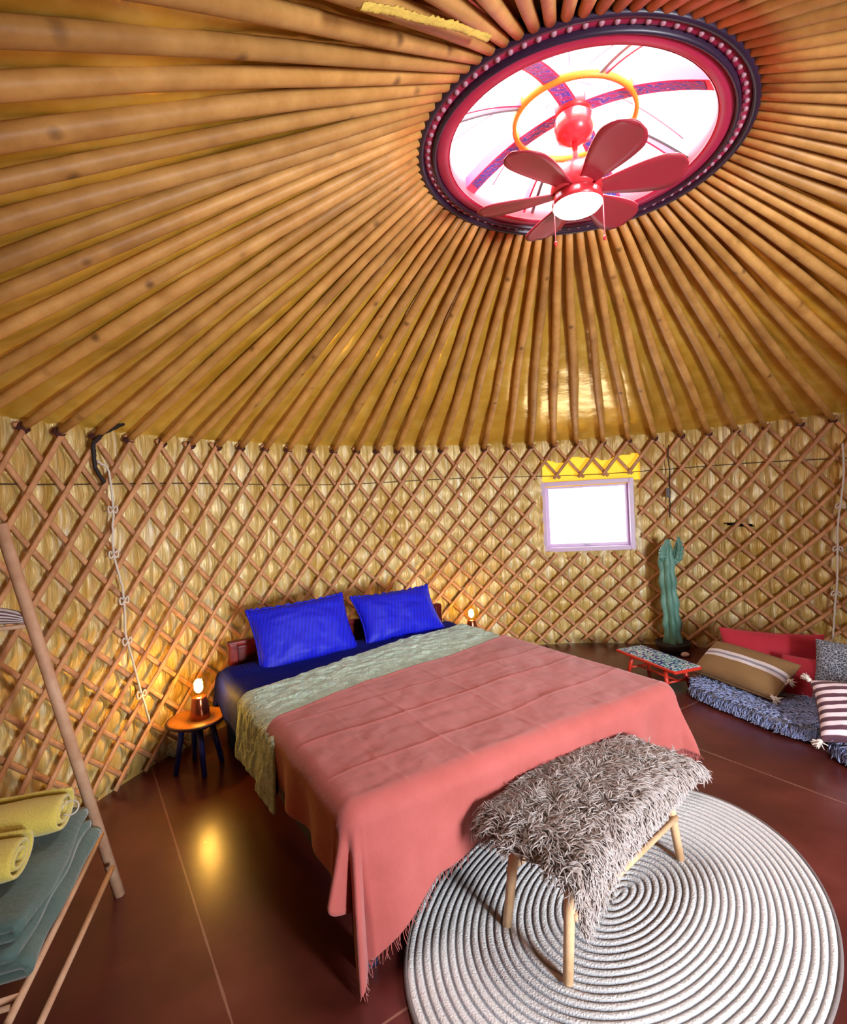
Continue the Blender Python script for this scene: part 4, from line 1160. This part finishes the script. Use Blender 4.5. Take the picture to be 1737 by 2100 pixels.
# ------------------------------------------------------------------ lounge corner: fur mats
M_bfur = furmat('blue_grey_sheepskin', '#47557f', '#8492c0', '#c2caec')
M_matb = plain('grey_mat_base', '#8c8f9c', .9)
def furry_mat(name, corners, h, n, lab, seed):
    c = np.array(corners, float)                    # front-left, front-right, back-right, back-left
    def bil(u_, v_):
        u_ = np.asarray(u_, float)[..., None]; v_ = np.asarray(v_, float)[..., None]
        return (c[0] * (1 - u_) + c[1] * u_) * (1 - v_) + (c[3] * (1 - u_) + c[2] * u_) * v_
    th = np.linspace(-PI, PI, 97)[:-1]; ph = np.linspace(-PI / 2, PI / 2, 17)
    TH, PH = np.meshgrid(th, ph, indexing='ij')
    def sp(x, e): return np.sign(x) * np.abs(x) ** e
    X = sp(np.cos(TH), .42) * sp(np.cos(PH), .3); Y = sp(np.sin(TH), .42) * sp(np.cos(PH), .3); Zz = sp(np.sin(PH), .6)
    XY = bil((X + 1) / 2, (Y + 1) / 2)
    V = np.concatenate([XY, (h / 2 + Zz * h / 2 + .001)[..., None]], -1).reshape(-1, 3)
    o = mk(name, V, gridF(96, 17, True), M_matb, recalc=True); tag(o, lab, 'mat', 'blue-grey fur floor mats')
    r_ = np.random.default_rng(seed)
    # top and front/side fur
    th = r_.uniform(-PI, PI, n); ph = np.arcsin(r_.uniform(-.25, 1, n) ** 1) 
    u_ = r_.uniform(-1, 1, n); v_ = r_.uniform(-1, 1, n)
    side_ = r_.integers(0, 4, n); uu_ = r_.uniform(-1, 1, n)
    X = np.choose(side_, [np.ones(n), -np.ones(n), uu_, uu_]); Y = np.choose(side_, [uu_, uu_, np.ones(n), -np.ones(n)])
    kk_ = (np.abs(X) ** 4.8 + np.abs(Y) ** 4.8) ** (-1 / 4.8); X, Y = X * kk_, Y * kk_
    rimm = r_.random(n) < .42
    rr_ = np.where(rimm, 1.0, np.sqrt(r_.random(n)))
    X, Y = X * rr_, Y * rr_
    XY = bil((X + 1) / 2, (Y + 1) / 2)
    zz = np.where(rimm, r_.uniform(.3, 1.0, n) * h, h)
    ctr = c.mean(0)
    outd = np.concatenate([XY - ctr, np.zeros((n, 1))], -1); outd /= np.linalg.norm(outd, axis=1)[:, None]
    nr = np.where(rimm[:, None], outd, np.array([0, 0, 1.]))
    fl = np.where(rimm[:, None], outd * .3 + np.array([0, 0, -1.]), outd * .5 + r_.normal(size=(n, 3)) * .6 * np.array([1, 1, 0]))
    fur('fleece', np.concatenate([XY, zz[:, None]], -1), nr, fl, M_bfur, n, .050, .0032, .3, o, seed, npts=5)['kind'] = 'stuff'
    return o
f1 = (1.745, 3.70); f2 = (2.055, 2.86)
furry_mat('fur_mat', [f1, f2, (2.68, 3.09), (2.36, 3.95)], .085, 7000, 'blue-grey sheepskin floor mat beside the tiled stool', 11)
furry_mat('fur_mat', [(2.06, 2.83), (2.14, 2.25), (2.85, 2.35), (2.78, 2.95)], .095, 5200, 'blue-grey sheepskin floor mat under the striped cushion', 12)
# cushions
t = NT('brown_wool_white_stripes')
at3 = t.n('ShaderNodeAttribute', attribute_name='ring')
t.set(color=t.ramp(at3.outputs['Fac'], [(.0, '#8a6a42'), (.40, '#8a6a42'), (.41, '#d8cfd0'), (.47, '#d8cfd0'), (.48, '#8c8a98'), (.52, '#8c8a98'), (.53, '#d8cfd0'), (.59, '#d8cfd0'), (.60, '#86663e')]), rough=.9)
t.n_ = None
for nd in t.t.nodes:
    if nd.type == 'VALTORGB': nd.color_ramp.interpolation = 'LINEAR'
t.bump(t.noise(t.coord(), 130, 3), .5, .005); M_brown = t.m
bc_ = np.array([2.10, 3.56, .215]); bex = np.array([.335, -.94, -.01]); bey = np.array([.80, .28, .62])
o, Mx = cushion('bolster', bc_, bex, bey, .61, .30, .17, M_brown, 'brown wool cushion with white stripes leaning on the fur mat', 'cushion', None, .02, .008, 2.2)
co = np.array([v_.co[:] for v_ in o.data.vertices]); lc = (co - (bc_ - np.array(ORI[o]))) @ np.linalg.inv(Mx).T
a_ = o.data.attributes.new('ring', 'FLOAT', 'POINT'); a_.data.foreach_set('value', (lc[:, 1] / .31 + .45).astype(np.float32))
M_tas = plain('cream_tassel', '#ddd2c6', .9)
def tassel(p, dirv, par):
    tb = MB(); tb.ball(p, .014, 8)
    for _ in range(22):
        d = rng.normal(size=3) * .3 + np.array(dirv); d /= np.linalg.norm(d)
        tb.tube([p, p + d * .022, p + d * .042], [.004, .004, .002], 4)
    tb.build('tassel', M_tas, par)
for v_ in (-.9, .1):
    tassel(bc_ + Mx @ np.array([.31, v_ * .15, 0]), Mx @ np.array([.5, -.3, .3]), o)
M_redc = plain('crimson_cotton', '#a8182c', .8, var=.06, bump=.3, bscale=150, sheen=.1)
cushion('cushion', (2.42, 3.75, .212), (.88, -.40, -.03), (.20, .34, .92), .64, .37, .15, M_redc, 'crimson red cushion standing behind the brown striped one', 'cushion', None, .08, .01, 3.0)
cushion('cushion', (2.44, 3.38, .17), (.70, -.70, .0), (.42, .42, .80), .36, .30, .12, M_redc, 'smaller crimson cushion leaning low between brown and grey cushions', 'cushion', None, .05, .01, 8.0)
t = NT('grey_net_pattern')
v = t.coord()
vo = t.n('ShaderNodeTexVoronoi', feature='DISTANCE_TO_EDGE'); vo.inputs['Scale'].default_value = 64; t.l(v, vo.inputs['Vector'])
t.set(color=t.ramp(vo.outputs['Distance'], [(.03, '#b4bac4'), (.10, '#4a4f5c')]), rough=.85); t.bump(vo.outputs['Distance'], .4, .004); M_grey = t.m
cushion('cushion', (2.62, 3.19, .25), (.72, -.66, -.02), (.40, .38, .82), .50, .40, .16, M_grey, 'grey net-patterned cushion at the right edge above the striped one', 'cushion', None, .05, .02, 4.0)
t = NT('maroon_white_stripes')
at4 = t.n('ShaderNodeTexCoord'); 
v = t.coord()
sepx = t.n('ShaderNodeSeparateXYZ'); t.l(at4.outputs['UV'], sepx.inputs[0])
f4 = t.math('FRACT', t.math('MULTIPLY', sepx.outputs[1], 8.0))
t.set(color=t.ramp(f4, [(.0, '#55303c'), (.44, '#5d3644'), (.52, '#ead6da'), (.94, '#ead6da'), (1.0, '#55303c')]), rough=.85, sheen=.1); t.bump(t.noise(v, 160), .3, .004)
M_strip = t.m
so, Mx = cushion('cushion', (2.27, 2.76, .225), (.86, -.50, .05), (.60, .42, .55), .44, .36, .17, M_strip, 'maroon and white striped cushion with pale tassels on the fur mat', 'cushion', None, .06, .012, 6.0)
me = so.data; uv = me.uv_layers.new(name='UVMap')
inv = np.linalg.inv(Mx); cc = np.array((2.27, 2.76, .225)) - np.array(ORI[so])
co = np.array([v_.co[:] for v_ in me.vertices]); loc_ = (co - cc) @ inv.T
for lp_ in me.loops: uv.data[lp_.index].uv = (loc_[lp_.vertex_index][0] / .44 + .5, loc_[lp_.vertex_index][1] / .36 + .5)
for (u_, v_) in ((-1, 1), (1, 1), (-1, -1), (1, -1)):
    p = np.array((2.27, 2.76, .225)) + Mx @ np.array([u_ * .225, v_ * .185, 0])
    p[2] = max(p[2], .05)
    tb = MB(); tb.ball(p, .014, 8)
    for _ in range(22):
        d = rng.normal(size=3) * .35 + (Mx @ np.array([u_, v_, 0])) * .6; d /= np.linalg.norm(d)
        tb.tube([p, p + d * .022, p + d * .042], [.004, .004, .002], 4)
    tb.build('tassel', M_tas, so)

# torn yellow insulation edge over the roof poles at the top of the picture
M_foam = plain('yellow_insulation_foam', '#d6b450', .6, var=.15, bump=.6, bscale=90)
FP = np.array([[-0.074, 1.169, 2.561], [-0.012, 1.232, 2.604], [0.056, 1.32, 2.659], [0.148, 1.424, 2.727], [0.262, 1.585, 2.823]]) + np.array([0, -.012, -.028])
s0 = np.linspace(0, 1, len(FP)); s1 = np.linspace(0, 1, 80)
C = np.stack([np.interp(s1, s0, FP[:, i]) for i in range(3)], -1)
dr = C[-1] - C[0]; dr /= np.linalg.norm(dr); sd = np.cross(dr, [0, 0, 1]); sd /= np.linalg.norm(sd)
V = []
for i in range(80):
    for j, u_ in enumerate(np.linspace(-1, 1, 9)):
        jag = (.010 + .012 * abs(noise2(i * .35, 2.0))) if u_ > 0 else .012
        V.append(C[i] + sd * u_ * jag + np.array([0, 0, 1.]) * (.006 * float(noise2(i * .5, j * .8)) + .010 * abs(u_)))
o = mk('insulation_strip', V, gridF(80, 9), M_foam); solid(o, .004); tag(o, 'torn yellow insulation strip along a roof pole beside the crown ring', 'insulation strip')
# crumpled plastic piece at the wall base
k = MB().ball((0, 0, 0), .05, 14); V = k.V[0]
nn2 = 1 + .5 * noise2(V[:, 0] * 40, V[:, 1] * 40 + V[:, 2] * 30)
V = V * nn2[:, None] * np.array([1, .8, .9]) + np.array([-1.585, 3.19, .045]); V[:, 2] = np.maximum(V[:, 2], .002)
o = mk('crumpled_plastic', V, k.F, plain('grey_white_plastic', '#b9bdb0', .3), smooth=False); tag(o, 'crumpled grey-white plastic on the floor at the wall beside the blue-legged stool', 'plastic scrap')
